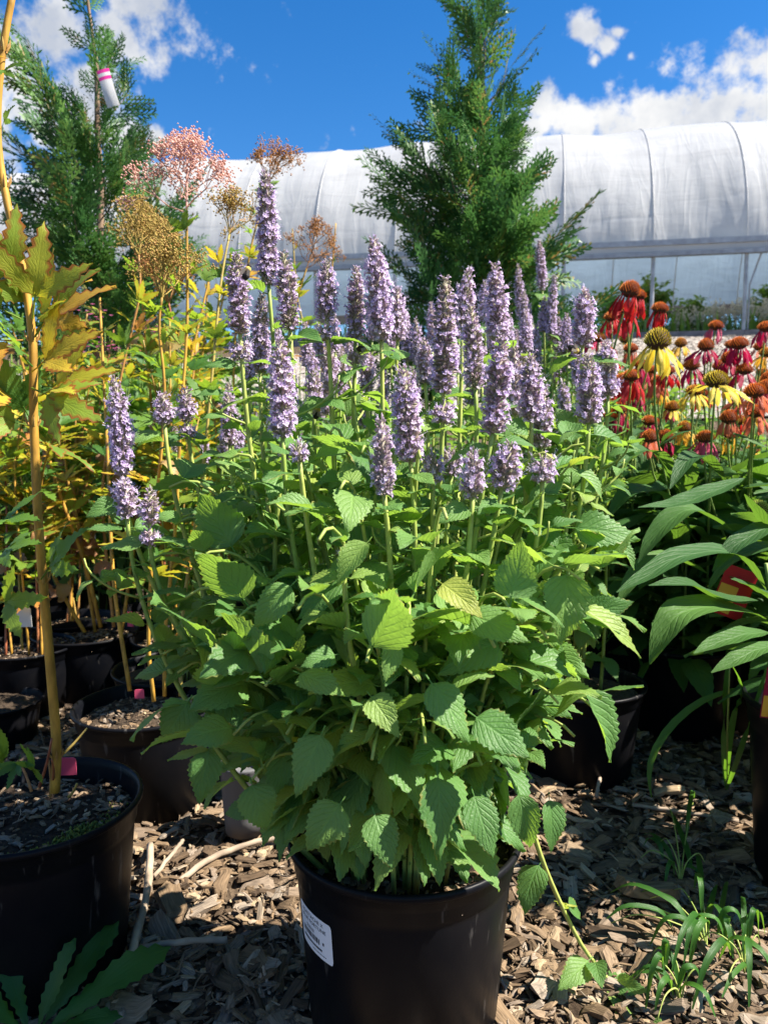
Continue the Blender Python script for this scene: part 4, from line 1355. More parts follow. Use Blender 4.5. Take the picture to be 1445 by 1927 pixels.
def plume(seed, mat, tall=False, rad=1.0):
    g = np.random.default_rng(seed)
    mb = MB()

    def grow(p, d, ln, r, depth):
        e = p + d * ln
        m = (p + e) / 2 + np.array(g.normal(0, ln * 0.05, 3))
        tube(mb, [p, m, e], [r, r * 0.9, r * 0.8], 3, g.uniform(0, 0.4))
        if depth == 0:
            for i in range(int(g.integers(4, 7)) * (2 if 'pink' in mat else 1)):
                c = e + g.normal(0, 0.0042 if 'pink' not in mat else 0.0065, 3)
                mb.add(c + OCT * g.uniform(0.0013, 0.0023), None, OCT_T, None, g.uniform())
            return
        for i in range(int(g.integers(4, 6)) if depth > 1 else 4):
            v = Vector(d) + Vector(g.normal(0, 0.55 if depth > 1 else 0.75, 3))
            v = (v + Vector((0, 0, 0.25))).normalized()
            grow(e, np.array(v), ln * g.uniform(0.45, 0.75), r * 0.65, depth - 1)

    n = 9 if not tall else 11
    for i in range(n):
        a = i * 2.4 + g.normal(0, 0.2)
        if tall:
            b = np.array((0, 0, 0.085 * (i / n)))
            el = 0.35 + 0.9 * i / n
            ln = 0.042 * (1.15 - 0.7 * i / n)
        else:
            b = np.zeros(3)
            el = g.uniform(0.55, 1.5)
            ln = g.uniform(0.034, 0.05)
        grow(b, np.array(sph(a, el)), ln * rad, 0.0012, 2)
    if tall:
        tube(mb, [(0, 0, 0), (0, 0, 0.05), (0, 0, 0.09)], [0.0016, 0.0014, 0.001], 4, 0.2)
    return mb.mesh('seed_plume', M[mat])


PLU = {'plume_ochre': [plume(1, 'plume_ochre'), plume(2, 'plume_ochre')], 'plume_rust': [plume(3, 'plume_rust'), plume(4, 'plume_rust', True)], 'plume_pink': [plume(5, 'plume_pink', True), plume(6, 'plume_pink', True)]}


def leaf_at(root, p, d, size, v, green=False, up=(0, 0, 1), roll=0.0):
    return put('leaf', (PL_g if green else PL_y)[v], root, orient(p, d, up, roll, size))


def meadow_plant(label, loc, stems, pot=(0.14, 0.2), leaf=0.11, gap=0.075, greens=0.3, mats=('ochre_stem',), dead=0.12, matpot='pot'):
    loc = Vector(loc)
    t = thing('potted_meadow_plant', label, 'potted plant', loc, 'yellowing plants on the left')
    if pot:
        add_pot(t, loc, pot[0], pot[1], matpot)
    for i, (pts, r, pl, plm, psz) in enumerate(stems):
        P = smoothpath(pts, 26)
        st = stem_obj(t, P, r, r * 0.55, M[mats[i % len(mats)]])
        L = np.concatenate([[0], np.cumsum(np.linalg.norm(np.diff(P, axis=0), axis=1))])
        s = L[-1] * 0.28
        a = rng.uniform(0, 6.28)
        while s < L[-1] * 0.97:
            f = s / L[-1]
            p = Vector([np.interp(s, L, P[:, c]) for c in range(3)])
            a += 2.3 + rng.normal(0, 0.4)
            sz = leaf * rng.uniform(0.7, 1.2) * (1.15 - 0.5 * f)
            el = rng.normal(0.25 + 0.5 * f, 0.3)
            if rng.random() < dead * (1.6 - 1.5 * f):
                put('dead_leaf', DL[int(rng.integers(0, 4))], st, orient(p, sph(a, el - 0.6), (0, 0, 1), rng.normal(0, .6), sz * 0.9))
            elif pl > 0:
                leaf_at(st, p, sph(a, el), sz, int(rng.integers(0, 6)), rng.random() < greens, Vector((0, 0, 1)) + sph(a, 0) * 0.4, rng.normal(0, .3))
            s += gap * rng.uniform(0.6, 1.2)
        if plm:
            e = Vector(P[-1])
            d = Vector(P[-1] - P[-3]).normalized()
            k = rng.integers(0, 2)
            x = d.orthogonal().normalized()
            Mx = (Matrix((x, d.cross(x), d)).transposed() @ Matrix.Rotation(rng.uniform(0, 6.28), 3, 'Z') @ Matrix.Scale(psz, 3)).to_4x4()
            Mx.translation = e
            put('seed_plume', PLU[plm][int(k)], st, Mx)
    return t


# frontmost left pot with its tall bare ochre stem
POT_B = Vector((-0.478, 0.985, 0.0))
B = thing('potted_meadow_plant', 'black pot at the left edge with one tall bare ochre stem and pink tag', 'potted plant', POT_B, 'yellowing plants on the left')
add_pot(B, POT_B, 0.141, 0.232, soil=0.86)
yB = 1.0
stB = stem_obj(B, smoothpath([at(104, 1490, yB), at(107, 1400, yB), at(95, 1250, yB), at(82, 1100, yB), at(71, 950, yB), at(64, 780, yB), at(62, 640, yB), at(42, 500, yB), at(12, 370, yB), at(-4, 250, yB), at(4, 110, yB), at(26, -20, yB)], 50), 0.0068, 0.0042, M['ochre_stem'], k=10)
mb = MB()
for (px, py) in ((82, 1095), (62, 640), (64, 800), (107, 1425), (8, 350), (6, 95)):
    p = at(px, py, yB) - Vector(WL[stB.name])
    for i in range(5):
        a = i * 1.3
        tube(mb, [p + sph(a, -.2) * 0.005, p + sph(a, 0.5) * 0.010, p + sph(a, 0.9) * 0.016], [0.002, 0.0016, 0.0004], 4, rng.uniform(0, .3))
put('node_bract', mb.mesh('node_bract', M['red_stem']), stB, Matrix.Translation(WL[stB.name]))['kind'] = 'stuff'
for (bx, by, ex, ey, dy) in ((107, 1430, 165, 1370, 0.02), (100, 1470, 98, 1430, -.05), (75, 1480, 98, 1390, -.02), (95, 1500, 92, 1430, 0.01), (130, 1500, 145, 1475, -.04), (60, 1490, 35, 1430, .02)):
    stem_obj(B, smoothpath([at(bx, by, yB), (at(bx, by, yB) + at(ex, ey, yB + dy)) / 2 + Vector((0.002, 0, 0)), at(ex, ey, yB + dy)], 5), 0.0022, 0.0014, M['red_stem'], 'cut_stem')
for (px, py, tx, ty, sz, v, g_, y) in ((40, 600, -40, 560, .085, 1, 0, .98), (62, 610, 30, 520, .10, 4, 0, 1.02), (62, 640, 130, 520, .11, 1, 0, 1.0), (62, 690, 20, 640, .085, 2, 1, .97), (75, 745, 170, 690, .10, 1, 0, .99), (60, 730, 150, 770, .09, 4, 0, .96), (40, 760, -10, 720, .09, 0, 0, 1.03),
                                       (64, 800, 20, 720, .09, 4, 1, 1.04), (66, 830, 140, 860, .08, 2, 0, 1.1), (78, 1090, 130, 1010, .085, 4, 1, .97), (-10, 985, 40, 965, .07, 1, 1, .96), (-5, 1040, 40, 1020, .07, 4, 1, .96), (-8, 1135, 35, 1130, .075, 1, 1, .95), (62, 600, 75, 480, .10, 1, 0, .98), (50, 560, 5, 500, .11, 4, 0, 1.0), (62, 625, 165, 545, .11, 4, 0, 1.04), (60, 700, 130, 640, .095, 1, 0, .97), (45, 640, -30, 640, .1, 0, 0, .96), (60, 800, -10, 790, .07, 1, 0, 1.02),
                                       (15, 110, -20, 100, .04, 1, 0, 1.0), (4, 240, 25, 180, .03, 4, 1, 1.0), (3, 130, 30, 140, .03, 1, 1, 1.0),
                                       (15, 1440, -10, 1400, .05, 0, 1, 1.0), (75, 1450, 45, 1440, .045, 5, 1, .96), (40, 1420, 20, 1470, .04, 5, 1, .95)):
    p, e = at(px, py, y), at(tx, ty, y - 0.03)
    leaf_at(stB, p, e - p, sz, v, bool(g_), (0.25, -0.6, 0.6), rng.normal(0, .4))
# moss in the pot
mb = MB()
for i in range(700):
    a = rng.normal(-0.75, 0.45)
    r_ = 0.141 * rng.uniform(0.62, 0.9)
    p = np.array((r_ * math.cos(a), r_ * math.sin(a), 0.86 * 0.232 + 0.004 + 0.018 * math.exp(-((a + 0.6) / 0.35) ** 2) * rng.random()))
    mb.add(p + OCT * np.array((0.0022, 0.0022, 0.0035)), None, OCT_T, None, rng.uniform())
m_ = put('moss', mb.mesh('moss', M['moss']), B, Matrix.Translation(POT_B))
m_['kind'] = 'stuff'


def plant_marker(label, p, h, wd, mat, ang=0.0, name='plant_marker', M2=None, tilt=0.1):
    mb = MB()
    Mx = Matrix.Translation(p) @ Matrix.Rotation(ang, 4, 'Z') @ Matrix.Rotation(tilt, 4, 'X')
    prof = [(-.5, -0.35), (.5, -0.35), (.5, .86), (.38, 1.0), (-.38, 1.0), (-.5, .86)]
    V = [(a * wd, s * 0.0006, b * h) for s in (-1, 1) for a, b in prof]
    A = np.array(Mx)
    V = np.array(V) @ A[:3, :3].T
    mb.add(V, [[0, 1, 2, 5], [11, 8, 7, 6], [2, 3, 4, 5], [11, 10, 9, 8]] + [[i, i + 6, (i + 1) % 6 + 6, (i + 1) % 6] for i in range(6)])
    return tag(put(name, mb.mesh(name, M[mat], False), None, Matrix.Translation(p)), label, 'plant tag')


plant_marker('pink plastic plant marker beside the bare ochre stem in the left pot', at(127, 1450, 1.035), 0.02, 0.026, 'pink_tag', 0.1)
plant_marker('small pink plant marker in the pot behind the left front pot', at(263, 1310, 1.45), 0.014, 0.018, 'pink_tag', 0.2)
plant_marker('slim red plant marker standing in the third pot on the left', at(246, 1172, 2.0), 0.03, 0.016, 'pink_tag', -0.1)
plant_marker('square white tag hanging low between the pots at far left', at(44, 1170, 1.9), 0.04, 0.045, 'white_tag', 0.0, tilt=0.1)
plant_marker('tall white stake standing among the pots behind the ochre stems', at(170, 1000, 2.6), 0.12, 0.035, 'white_tag', 0.3)

# pot C and D with many stems
def stem_px(lst, y0, y1):
    n = len(lst)
    return [at(a, b, y0 + (y1 - y0) * i / max(1, n - 1)) for i, (a, b) in enumerate(lst)]


C_loc = at(278, 1330, 1.456)
C_loc.z = 0
meadow_plant('yellowing leafy plant in the black pot behind the left front pot', C_loc,
             [(stem_px([(310, 1310), (312, 1180), (330, 1000), (340, 800), (352, 620), (352, 480), (352, 400)], 1.46, 1.5), 0.0042, 1, 'plume_pink', 1.25),
              (stem_px([(245, 1300), (215, 1100), (205, 900), (195, 700), (188, 560)], 1.46, 1.6), 0.0045, 1, None, 1),
              (stem_px([(340, 1310), (345, 1150), (380, 900), (400, 700), (415, 540), (432, 440)], 1.46, 1.65), 0.004, 1, 'plume_ochre', 1.15),
              (stem_px([(290, 1320), (280, 1200), (290, 1000), (310, 760), (300, 620), (305, 560)], 1.4, 1.4), 0.004, 1, 'plume_ochre', 1.2)], (0.14, 0.2), 0.075, 0.042, 0.5, ('ochre_stem', 'ochre_stem', 'red_stem', 'ochre_stem'))
D_loc = at(163, 1185, 2.06)
D_loc.z = 0
meadow_plant('dry yellow stems fanning out of the third black pot on the left', D_loc,
             [(stem_px([(160, 1190), (120, 1120), (60, 1000), (0, 920), (-60, 860)], 2.06, 2.0), 0.006, 1, None, 1),
              (stem_px([(190, 1180), (160, 1060), (110, 920), (70, 780), (30, 640)], 2.06, 2.0), 0.006, 1, None, 1),
              (stem_px([(215, 1180), (200, 1040), (195, 900), (230, 700), (262, 560), (262, 480)], 2.06, 2.1), 0.005, 1, 'plume_ochre', 1.5),
              (stem_px([(180, 1190), (150, 1000), (125, 880), (120, 720), (130, 620)], 2.1, 2.2), 0.005, 1, None, 1),
              (stem_px([(230, 1190), (260, 1000), (330, 800), (372, 620), (395, 520)], 2.06, 2.2), 0.005, 1, None, 1)], (0.14, 0.19), 0.1, 0.045, 0.3, ('ochre_stem', 'ochre_stem', 'red_stem'), 0.35)
E_list = [('tall plant with rust seed head in front of the greenhouse, left of the hyssop spikes', 2.5, 420, [([(430, 980), (440, 700), (470, 480), (505, 345)], 'plume_rust', 1.5), ([(410, 980), (400, 720), (420, 560), (440, 470)], None, 1), ([(450, 950), (520, 720), (560, 560), (577, 505)], 'plume_rust', 1.3)]),
          ('yellowing plant with brown seed heads left of the hyssop, under the left conifer', 2.3, 300, [([(290, 1000), (285, 760), (270, 600), (268, 500)], 'plume_ochre', 1.9), ([(310, 1000), (330, 760), (330, 640), (318, 570)], 'plume_rust', 1.7), ([(330, 1000), (360, 800), (385, 640), (390, 545)], None, 1)]),
          ('yellow green plant at the far left below the conifer', 2.6, 80, [([(90, 1000), (60, 800), (40, 680), (20, 600)], None, 1), ([(110, 1000), (130, 800), (150, 660), (165, 590)], None, 1), ([(70, 1000), (20, 820), (-20, 700)], None, 1)]),
          ('pale yellow plant between the tall hyssop spike and the big conifer', 3.0, 600, [([(600, 900), (605, 700), (620, 560), (632, 420)], None, 1), ([(590, 900), (585, 700), (560, 560), (550, 430)], None, 1), ([(610, 900), (640, 740), (600, 640)], None, 1)])]
for lbl, y, px, stl in E_list:
    x = (px - 722.5) / F * y
    loc = (x, y, float(gz(x, y)))
    ss = []
    for pts, plm, psz in stl:
        P = [at(a, b, y) for a, b in pts]
        P[0] = Vector((x + rng.normal(0, .04), y, loc[2] + 0.15))
        ss.append((P, 0.0045, 1, plm, psz))
    meadow_plant(lbl, loc, ss, (0.14, 0.2), 0.105 if y < 2.9 else 0.07, 0.04 if y < 2.9 else 0.12, 0.5, ('ochre_stem', 'red_stem'), 0.12)

for lbl, px, y, tops in (('full yellow green plant between the ochre stem and the left hyssop spikes', 130, 2.25, [(60, 640), (100, 700), (140, 600), (175, 680), (215, 620), (90, 780), (190, 780), (130, 720)]),
                         ('bronze and yellow leafy plant under the ochre seed heads', 330, 2.05, [(270, 640), (320, 600), (370, 650), (400, 700), (300, 720), (350, 740)]),
                         ('low yellowing plant at the left edge beneath the dry stems', 30, 1.95, [(-20, 760), (30, 820), (80, 860), (-40, 880), (60, 720), (110, 800)])):
    x = (px - 722.5) / F * y
    loc = (x, y, float(gz(x, y)))
    meadow_plant(lbl, loc, [([Vector((x + rng.normal(0, .03), y + rng.normal(0, .03), loc[2] + .15)), at((px + a) / 2 + rng.normal(0, 8), (b + 1050) / 2, y + rng.normal(0, .05)), at(a, b, y + rng.normal(0, .12))], 0.0035, 1, None, 1) for a, b in tops],
                 (0.13, 0.18), 0.095, 0.032, 0.5, ('red_stem', 'ochre_stem'), 0.12)

# more pots and trays at far left
for lbl, px, py, d, r, h, mt in (('small low black pot cut by the left edge behind the ochre stem', -25, 1255, 1.75, 0.10, 0.10, 'pot'), ('brown pot with low green weeds at the far left', 105, 1130, 2.75, 0.2, 0.22, 'pot_brown'), ('black pot at the far left behind the brown pot', -60, 1100, 2.6, 0.14, 0.2, 'pot'),
                                 ('dark pot half hidden behind the front hyssop on its left', 430, 1240, 1.95, 0.14, 0.19, 'pot'), ('black pot behind the hyssop leaves at left, in the second row', 480, 1080, 2.7, 0.14, 0.2, 'pot')):
    x = (px - 722.5) / F * d
    t = thing('nursery_pot', lbl, 'pot', (x, d, float(gz(x, d))), 'spare pots on the left')
    add_pot(t, Vector((x, d, float(gz(x, d)))), r, h, mt, chips=False)
mb = MB()
lathe(mb, [(0.0, 0.0), (0.035, 0), (0.037, 0.03), (0.043, 0.12), (0.046, 0.125), (0.044, 0.13), (0.04, 0.1), (0.0, 0.1)], 28)
p = at(458, 1350, 1.3)
p.z = 0.02
o = put('plastic_cup', mb.mesh('plastic_cup', M['pot_grey']), None, Matrix.Translation(p))
tag(o, 'small grey plastic liner pot half hidden under the front hyssop leaves', 'pot')

# ------------------------------------------------------------------ coneflowers
def cone_mats(nm, tip, mid):
    return mat_simple('cone_' + nm, [(0, mid), (1, mid)], 0.55, vert=(tip, 0.05, 0.75), coord='UV')


M['bract_orange'] = cone_mats('bract_orange', (0.85, 0.24, 0.02), (0.25, 0.04, 0.01))
M['bract_yellow'] = cone_mats('bract_yellow', (0.7, 0.5, 0.03), (0.2, 0.17, 0.02))
M['bract_amber'] = cone_mats('bract_amber', (0.8, 0.36, 0.02), (0.3, 0.1, 0.01))
M['bract_green'] = cone_mats('bract_green', (0.5, 0.55, 0.1), (0.15, 0.25, 0.05))


def petal_mat(nm, c0, c1):
    return mat_simple('petal_' + nm, [(0, c0), (1, c1)], 0.5, 0.3, 5, 0.6, 0.002, tw=0.35, coord='UV', stretch=(5, 0.6, 1))


PET = {'red': petal_mat('red', (0.46, 0.010, 0.015), (0.55, 0.02, 0.02)), 'crimson': petal_mat('crimson', (0.36, 0.006, 0.05), (0.45, 0.012, 0.07)), 'yellow': petal_mat('yellow', (0.75, 0.54, 0.04), (0.8, 0.62, 0.10)),
       'pink': petal_mat('pink', (0.52, 0.06, 0.13), (0.58, 0.09, 0.16)), 'salmon': petal_mat('salmon', (0.6, 0.12, 0.06), (0.66, 0.2, 0.1)), 'amber': petal_mat('amber', (0.8, 0.42, 0.04), (0.85, 0.5, 0.06))}


def cone_mesh(mat, flat=0.85, seed=0):
    g = np.random.default_rng(seed)
    mb = MB()
    r = 0.0145
    lathe(mb, [(0.004, -0.006), (r * 0.8, -0.003), (r, 0.002), (r * 0.92, r * 0.45 * flat), (r * 0.6, r * 0.85 * flat), (r * 0.2, r * flat), (0.0, r * 1.01 * flat)], 14, 1)
    n = 150
    for i in range(n):
        f = (i + 0.5) / n
        el = math.asin(1 - f * 0.97)
        a = i * 2.39996
        d = Vector((math.cos(a) * math.cos(el), math.sin(a) * math.cos(el), math.sin(el) * flat))
        p = d * r
        dd = (d + Vector((0, 0, 0.55))).normalized()
        ln = 0.0062 * g.uniform(0.85, 1.1) * (0.75 + 0.35 * f)
        x = dd.orthogonal().normalized() * 0.0011
        y = dd.cross(x)
        mb.add([p + x, p + y, p - x, p - y, p + dd * ln], None, [(0, 1, 4), (1, 2, 4), (2, 3, 4), (3, 0, 4)], [(0, 0)] * 4 + [(0, 1)], g.uniform(), 0)
    return mb.mesh('cone', [M[mat], M['cone_core']], False)


CONES = {k: [cone_mesh(k, fl, i) for i, fl in enumerate((1.05, 1.35))] for k in ('bract_orange', 'bract_yellow', 'bract_amber', 'bract_green')}
PMESH = {}
for k in PET:
    PMESH[k] = []
    for i, (dr, L_, W_) in enumerate([(0.5, 1, .21), (0.9, 1, .185), (1.3, .95, .175), (0.25, 1, .22)]):
        b = blade(L_, W_, 4, 2, 0.62, 0.55, dr, -0.2 + 0.1 * i, 0.03, 0.0, 700 + i, 0.12, (i - 1.5) * 0.3)
        PMESH[k].append(b.mesh('petal', PET[k]))
LAN_mb = [blade(1.0, w_, 9, 2, 0.42, 0.9, dr, fo, 0.02, 0.10, 800 + i, 0.05, tw_, 0.008) for i, (w_, dr, fo, tw_) in enumerate([(.26, .6, .3, .1), (.3, 1.0, .25, -.2), (.24, 1.4, .35, .3), (.32, .4, .45, 0), (.28, .8, .15, -.4)])]
LAN_data = [m.data() for m in LAN_mb]
LAN = [m.mesh('leaf', M['cone_leaf']) for m in LAN_mb]


def coneflower_head(stem, p, d, col, conek, psz, droop, n=13, sc=1.0, shape=0, missing=0.0):
    d = Vector(d).normalized()
    x = d.orthogonal().normalized()
    Mx = (Matrix((x, d.cross(x), d)).transposed() @ Matrix.Scale(sc, 3)).to_4x4()
    Mx.translation = p
    c = put('cone', CONES[conek][shape], stem, Mx)
    if psz <= 0:
        return
    for i in range(n):
        if rng.random() < missing:
            continue
        a = i * 6.283 / n + rng.normal(0, 0.1)
        r = Mx.to_3x3() @ Vector((math.cos(a), math.sin(a), 0)).normalized()
        r.normalize()
        el = -droop + rng.normal(0, 0.13)
        dd = r * math.cos(el) + d * math.sin(el)
        pp = p + r * 0.0125 * sc - d * 0.002
        put('petal', PMESH[col][int(rng.integers(0, 4))], stem, orient(pp, dd, d + r * 0.3, rng.normal(0, .25), psz * rng.uniform(0.85, 1.1)))


FL = [  # px, py of the cone, cone width in px, petals, bracts, petal length, droop, tilt, plant
    (1183, 553, 40, 'red', 'bract_orange', .042, 1.15, 0.25, 0), (1180, 593, 34, 'red', 'bract_orange', .042, 1.1, -0.1, 0), (1240, 585, 32, 'red', 'bract_orange', .034, 1.25, 0.1, 0), (1125, 640, 28, 'crimson', 'bract_amber', .04, .55, 0, 0),
    (1236, 650, 52, 'yellow', 'bract_yellow', .04, .85, 0.05, 1), (1176, 642, 24, 'yellow', 'bract_yellow', .012, .8, 0, 1), (1186, 660, 28, 'salmon', 'bract_orange', .036, 1.2, 0, 2), (1346, 617, 28, 'pink', 'bract_orange', .034, 1.2, .1, 3),
    (1389, 652, 36, 'crimson', 'bract_orange', .034, 1.1, 0, 3), (1327, 656, 31, 'crimson', 'bract_orange', .038, .75, 0, 3), (1300, 692, 32, 'crimson', 'bract_orange', .04, .9, 0, 3), (1352, 694, 26, 'crimson', 'bract_orange', .03, 1.1, 0, 3),
    (1399, 700, 32, 'crimson', 'bract_orange', .038, .8, .1, 3), (1346, 722, 48, 'yellow', 'bract_yellow', .04, .35, 0.0, 1), (1306, 740, 32, 'yellow', 'bract_amber', .036, .7, 0, 1), (1419, 742, 42, 'salmon', 'bract_orange', .036, .85, 0, 2),
    (1441, 668, 28, 'amber', 'bract_amber', .036, .6, 0, 4), (1433, 704, 24, 'amber', 'bract_amber', .034, .8, 0, 4), (1187, 712, 34, 'red', 'bract_orange', .046, 1.15, 0, 0), (1165, 775, 30, 'crimson', 'bract_orange', .042, 1.1, 0, 0),
    (1198, 745, 28, 'crimson', 'bract_orange', .04, 1.1, 0, 0), (1370, 792, 34, 'salmon', 'bract_orange', .03, 1.1, 0, 2), (1326, 828, 36, 'pink', 'bract_orange', .036, 1.1, 0, 2), (1290, 812, 26, 'amber', 'bract_amber', .03, .6, 0, 4),
    (1240, 738, 26, 'amber', 'bract_amber', .036, .9, 0, 4), (1425, 962, 42, None, 'bract_green', 0, 0, 0.3, 2), (1343, 850, 30, None, 'bract_green', 0, 0, 0, 1), (1205, 690, 28, 'crimson', 'bract_orange', .04, 1.0, 0, 0),
    (1280, 650, 24, 'amber', 'bract_amber', .034, .9, 0, 4), (1415, 850, 26, 'amber', 'bract_amber', .032, .6, 0, 4), (1385, 760, 26, 'red', 'bract_orange', .034, 1.0, 0, 2), (1225, 700, 24, 'salmon', 'bract_orange', .036, 1.1, 0, 2), (1265, 770, 26, 'yellow', 'bract_amber', .032, .8, 0, 1)]
FL += [(int(rng.uniform(1110, 1450)), int(rng.uniform(640, 850)), int(rng.uniform(24, 34)), c_, b_, .037, rng.uniform(.8, 1.2), 0, k_) for c_, b_, k_ in
       [('crimson', 'bract_orange', 3)] * 9 + [('red', 'bract_orange', 0)] * 5 + [('salmon', 'bract_orange', 2)] * 5 + [('amber', 'bract_amber', 4)] * 5]
FL += [(1200, 560, 30, 'red', 'bract_orange', .04, 1.1, .1, 0), (1150, 600, 28, 'red', 'bract_orange', .04, 1.0, -.1, 0), (1440, 620, 30, 'crimson', 'bract_orange', .036, .9, 0, 3), (1420, 780, 36, 'salmon', 'bract_orange', .036, 1.0, 0, 2), (1440, 735, 34, 'red', 'bract_orange', .036, 1.0, 0, 2), (1370, 680, 30, 'crimson', 'bract_orange', .036, 1.0, 0, 3)]
plants = [((1165, 2.0), 'coneflower plant with red drooping petals right of the hyssop'), ((1290, 1.85), 'coneflower plant with pale yellow petals and green gold cones'), ((1400, 1.9), 'coneflower plant with salmon pink faded flowers at the right edge'),
          ((1370, 2.2), 'coneflower plant with crimson flowers farthest back on the right'), ((1330, 2.0), 'coneflower plant with amber orange flowers among the crimson ones'), ((1590, 1.6), 'leafy coneflower plant added at the right edge to shade the mulch, just behind the nearest right pot')]  # last plant is added, mostly out of view, to shade the mulch
for k, ((px, y), lbl) in enumerate(plants):
    x = (px - 722.5) / F * y
    z = float(gz(x, y))
    loc = Vector((x, y, z))
    t = thing('potted_coneflower', lbl, 'potted plant', loc, 'coneflowers on the right')
    add_pot(t, loc, 0.14, 0.22, chips=False)
    pl = Plant(t, LAN, LAN_data, M['cone_leaf'])
    for (fx, fy, cw, col, bk, psz, dr, tilt, pk) in FL:
        if pk != k:
            continue
        yy = float(np.clip(1420 * 0.04 / cw, y - 0.36, y + 0.3))
        p = at(fx, fy, yy)
        sc = cw * yy / F / 0.036
        b = loc + Vector((rng.normal(0, .05), rng.normal(0, .05), 0.19))
        hh = p.z - b.z
        d = Vector((tilt, -0.1, 1)).normalized()
        pts = bez(b, b + Vector((0, 0, hh * .4)) + (p - b) * 0.15, p - d * hh * 0.35, p - d * 0.004, 14)
        st = stem_obj(t, pts, 0.003, 0.0022, M['cone_stem'])
        coneflower_head(st, p, d, col, bk, psz * 1.12 * max(0.9, sc), dr, 13, sc, int(rng.integers(0, 2)), 0.12)
        for j in range(5):
            f = rng.uniform(0.15, 0.75)
            q_ = Vector(pts[int(f * 13)])
            a = rng.uniform(0, 6.28)
            pl.leaf(st, orient(q_, sph(a, rng.uniform(-.1, .8)), (0, 0, 1), rng.normal(0, .4), rng.uniform(.08, .13) * (1.1 - .5 * f)), int(rng.integers(0, 5)), q_.y + rng.uniform(0, .2))
    for j in range(150):
        a = rng.uniform(0, 6.28)
        r_ = rng.uniform(0.02, 0.11)
        p = loc + Vector((r_ * math.cos(a), r_ * math.sin(a), rng.uniform(0.18, 0.62)))
        pl.leaf(t, orient(p, sph(a, rng.uniform(-.2, .9)), (0, 0, 1), rng.normal(0, .4), rng.uniform(.12, .22)), int(rng.integers(0, 5)), p.y + 0.15 * math.sin(a) - 0.2 * p.z)
    pl.close(110)

# potted coneflower at the right edge, closest, with big leaves
POT_G = Vector((0.742, 1.17, 0.0))
G = thing('potted_coneflower', 'black pot cut by the right edge with long dark leaves hanging over', 'potted plant', POT_G)
add_pot(G, POT_G, 0.152, 0.305, soil=0.8)


def long_leaf(root, pts, W, up=(0, -0.3, 1), fold=0.3, mat='cone_leaf', name='leaf', n=16, peak=0.42, cells=2):
    P = smoothpath(pts, n)
    V, UV = [], []
    e = math.log(0.5) / math.log(peak)
    o = P[0].copy()
    upv = Vector(up)
    tan = np.gradient(P, axis=0)
    m = 2 * cells + 1
    for i in range(n):
        f = i / (n - 1)
        T = Vector(tan[i]).normalized()
        x = T.cross(upv).normalized()
        nz = x.cross(T)
        w_ = (math.sin(math.pi * min(1, f) ** e) ** 0.9 if 0 < f < 1 else 0.02) * W / 2 + 0.0008
        for j in range(m):
            u = -1 + 2 * j / (m - 1)
            V.append(Vector(P[i]) + x * u * w_ + nz * (abs(u) * w_ * fold + 0.05 * w_ * math.sin(f * 23 + u)) - Vector(o))
            UV.append(((u + 1) / 2, f))
    q = [[i * m + j, i * m + j + 1, (i + 1) * m + j + 1, (i + 1) * m + j] for i in range(n - 1) for j in range(m - 1)]
    mb = MB()
    mb.add([tuple(v) for v in V], q, None, UV)
    return put(name, mb.mesh(name, M[mat]), root, Matrix.Translation(Vector(o)))


stG = stem_obj(G, bez(POT_G + Vector((-.03, -.02, .24)), POT_G + Vector((-.03, -.02, .35)), at(1450, 1200, 1.15), at(1440, 1060, 1.15), 10), 0.0045, 0.003, M['cone_stem'])
for pts, W in (([(1440, 1110, 1.16), (1385, 1045, 1.12), (1290, 1045, 1.08), (1215, 1085, 1.04), (1160, 1115, 1.02)], .040), ([(1425, 1130, 1.14), (1360, 1130, 1.08), (1290, 1100, 1.04), (1220, 1102, 1.02)], .040), ([(1440, 1165, 1.12), (1370, 1145, 1.06), (1290, 1150, 1.02), (1250, 1190, 1.0), (1222, 1250, .99)], .052),
               ([(1445, 1190, 1.08), (1400, 1195, 1.04), (1350, 1210, 1.02), (1305, 1230, 1.0)], .034), ([(1470, 1210, 1.06), (1420, 1225, 1.02), (1380, 1245, 1.0), (1338, 1266, .99)], .03), ([(1480, 1120, 1.15), (1440, 1120, 1.1), (1400, 1100, 1.06), (1375, 1090, 1.05)], .03),
               ([(1470, 980, 1.2), (1430, 1000, 1.15), (1380, 1030, 1.12), (1340, 1075, 1.1)], .036), ([(1400, 900, 1.4), (1330, 930, 1.35), (1270, 950, 1.32), (1200, 955, 1.3)], .045), ([(1380, 1000, 1.5), (1300, 960, 1.45), (1240, 1000, 1.42), (1200, 1060, 1.4)], .05), ([(1500, 1050, 1.3), (1450, 1000, 1.2), (1420, 960, 1.15), (1400, 930, 1.12)], .03),
               ([(1300, 1000, 1.6), (1240, 930, 1.55), (1180, 930, 1.5), (1140, 980, 1.48)], .05), ([(1290, 940, 1.6), (1240, 860, 1.5), (1200, 850, 1.45), (1160, 880, 1.4)], .045), ([(1330, 1080, 1.6), (1260, 1050, 1.5), (1200, 1080, 1.45), (1160, 1140, 1.42)], .05), ([(1360, 900, 1.6), (1320, 860, 1.5), (1290, 870, 1.45), (1260, 920, 1.4)], .045)):
    long_leaf(stG, [at(*p) for p in pts], W)
plG = Plant(G, LAN, LAN_data, M['cone_leaf'])  # extra leaves added so the plant throws more shade on the mulch
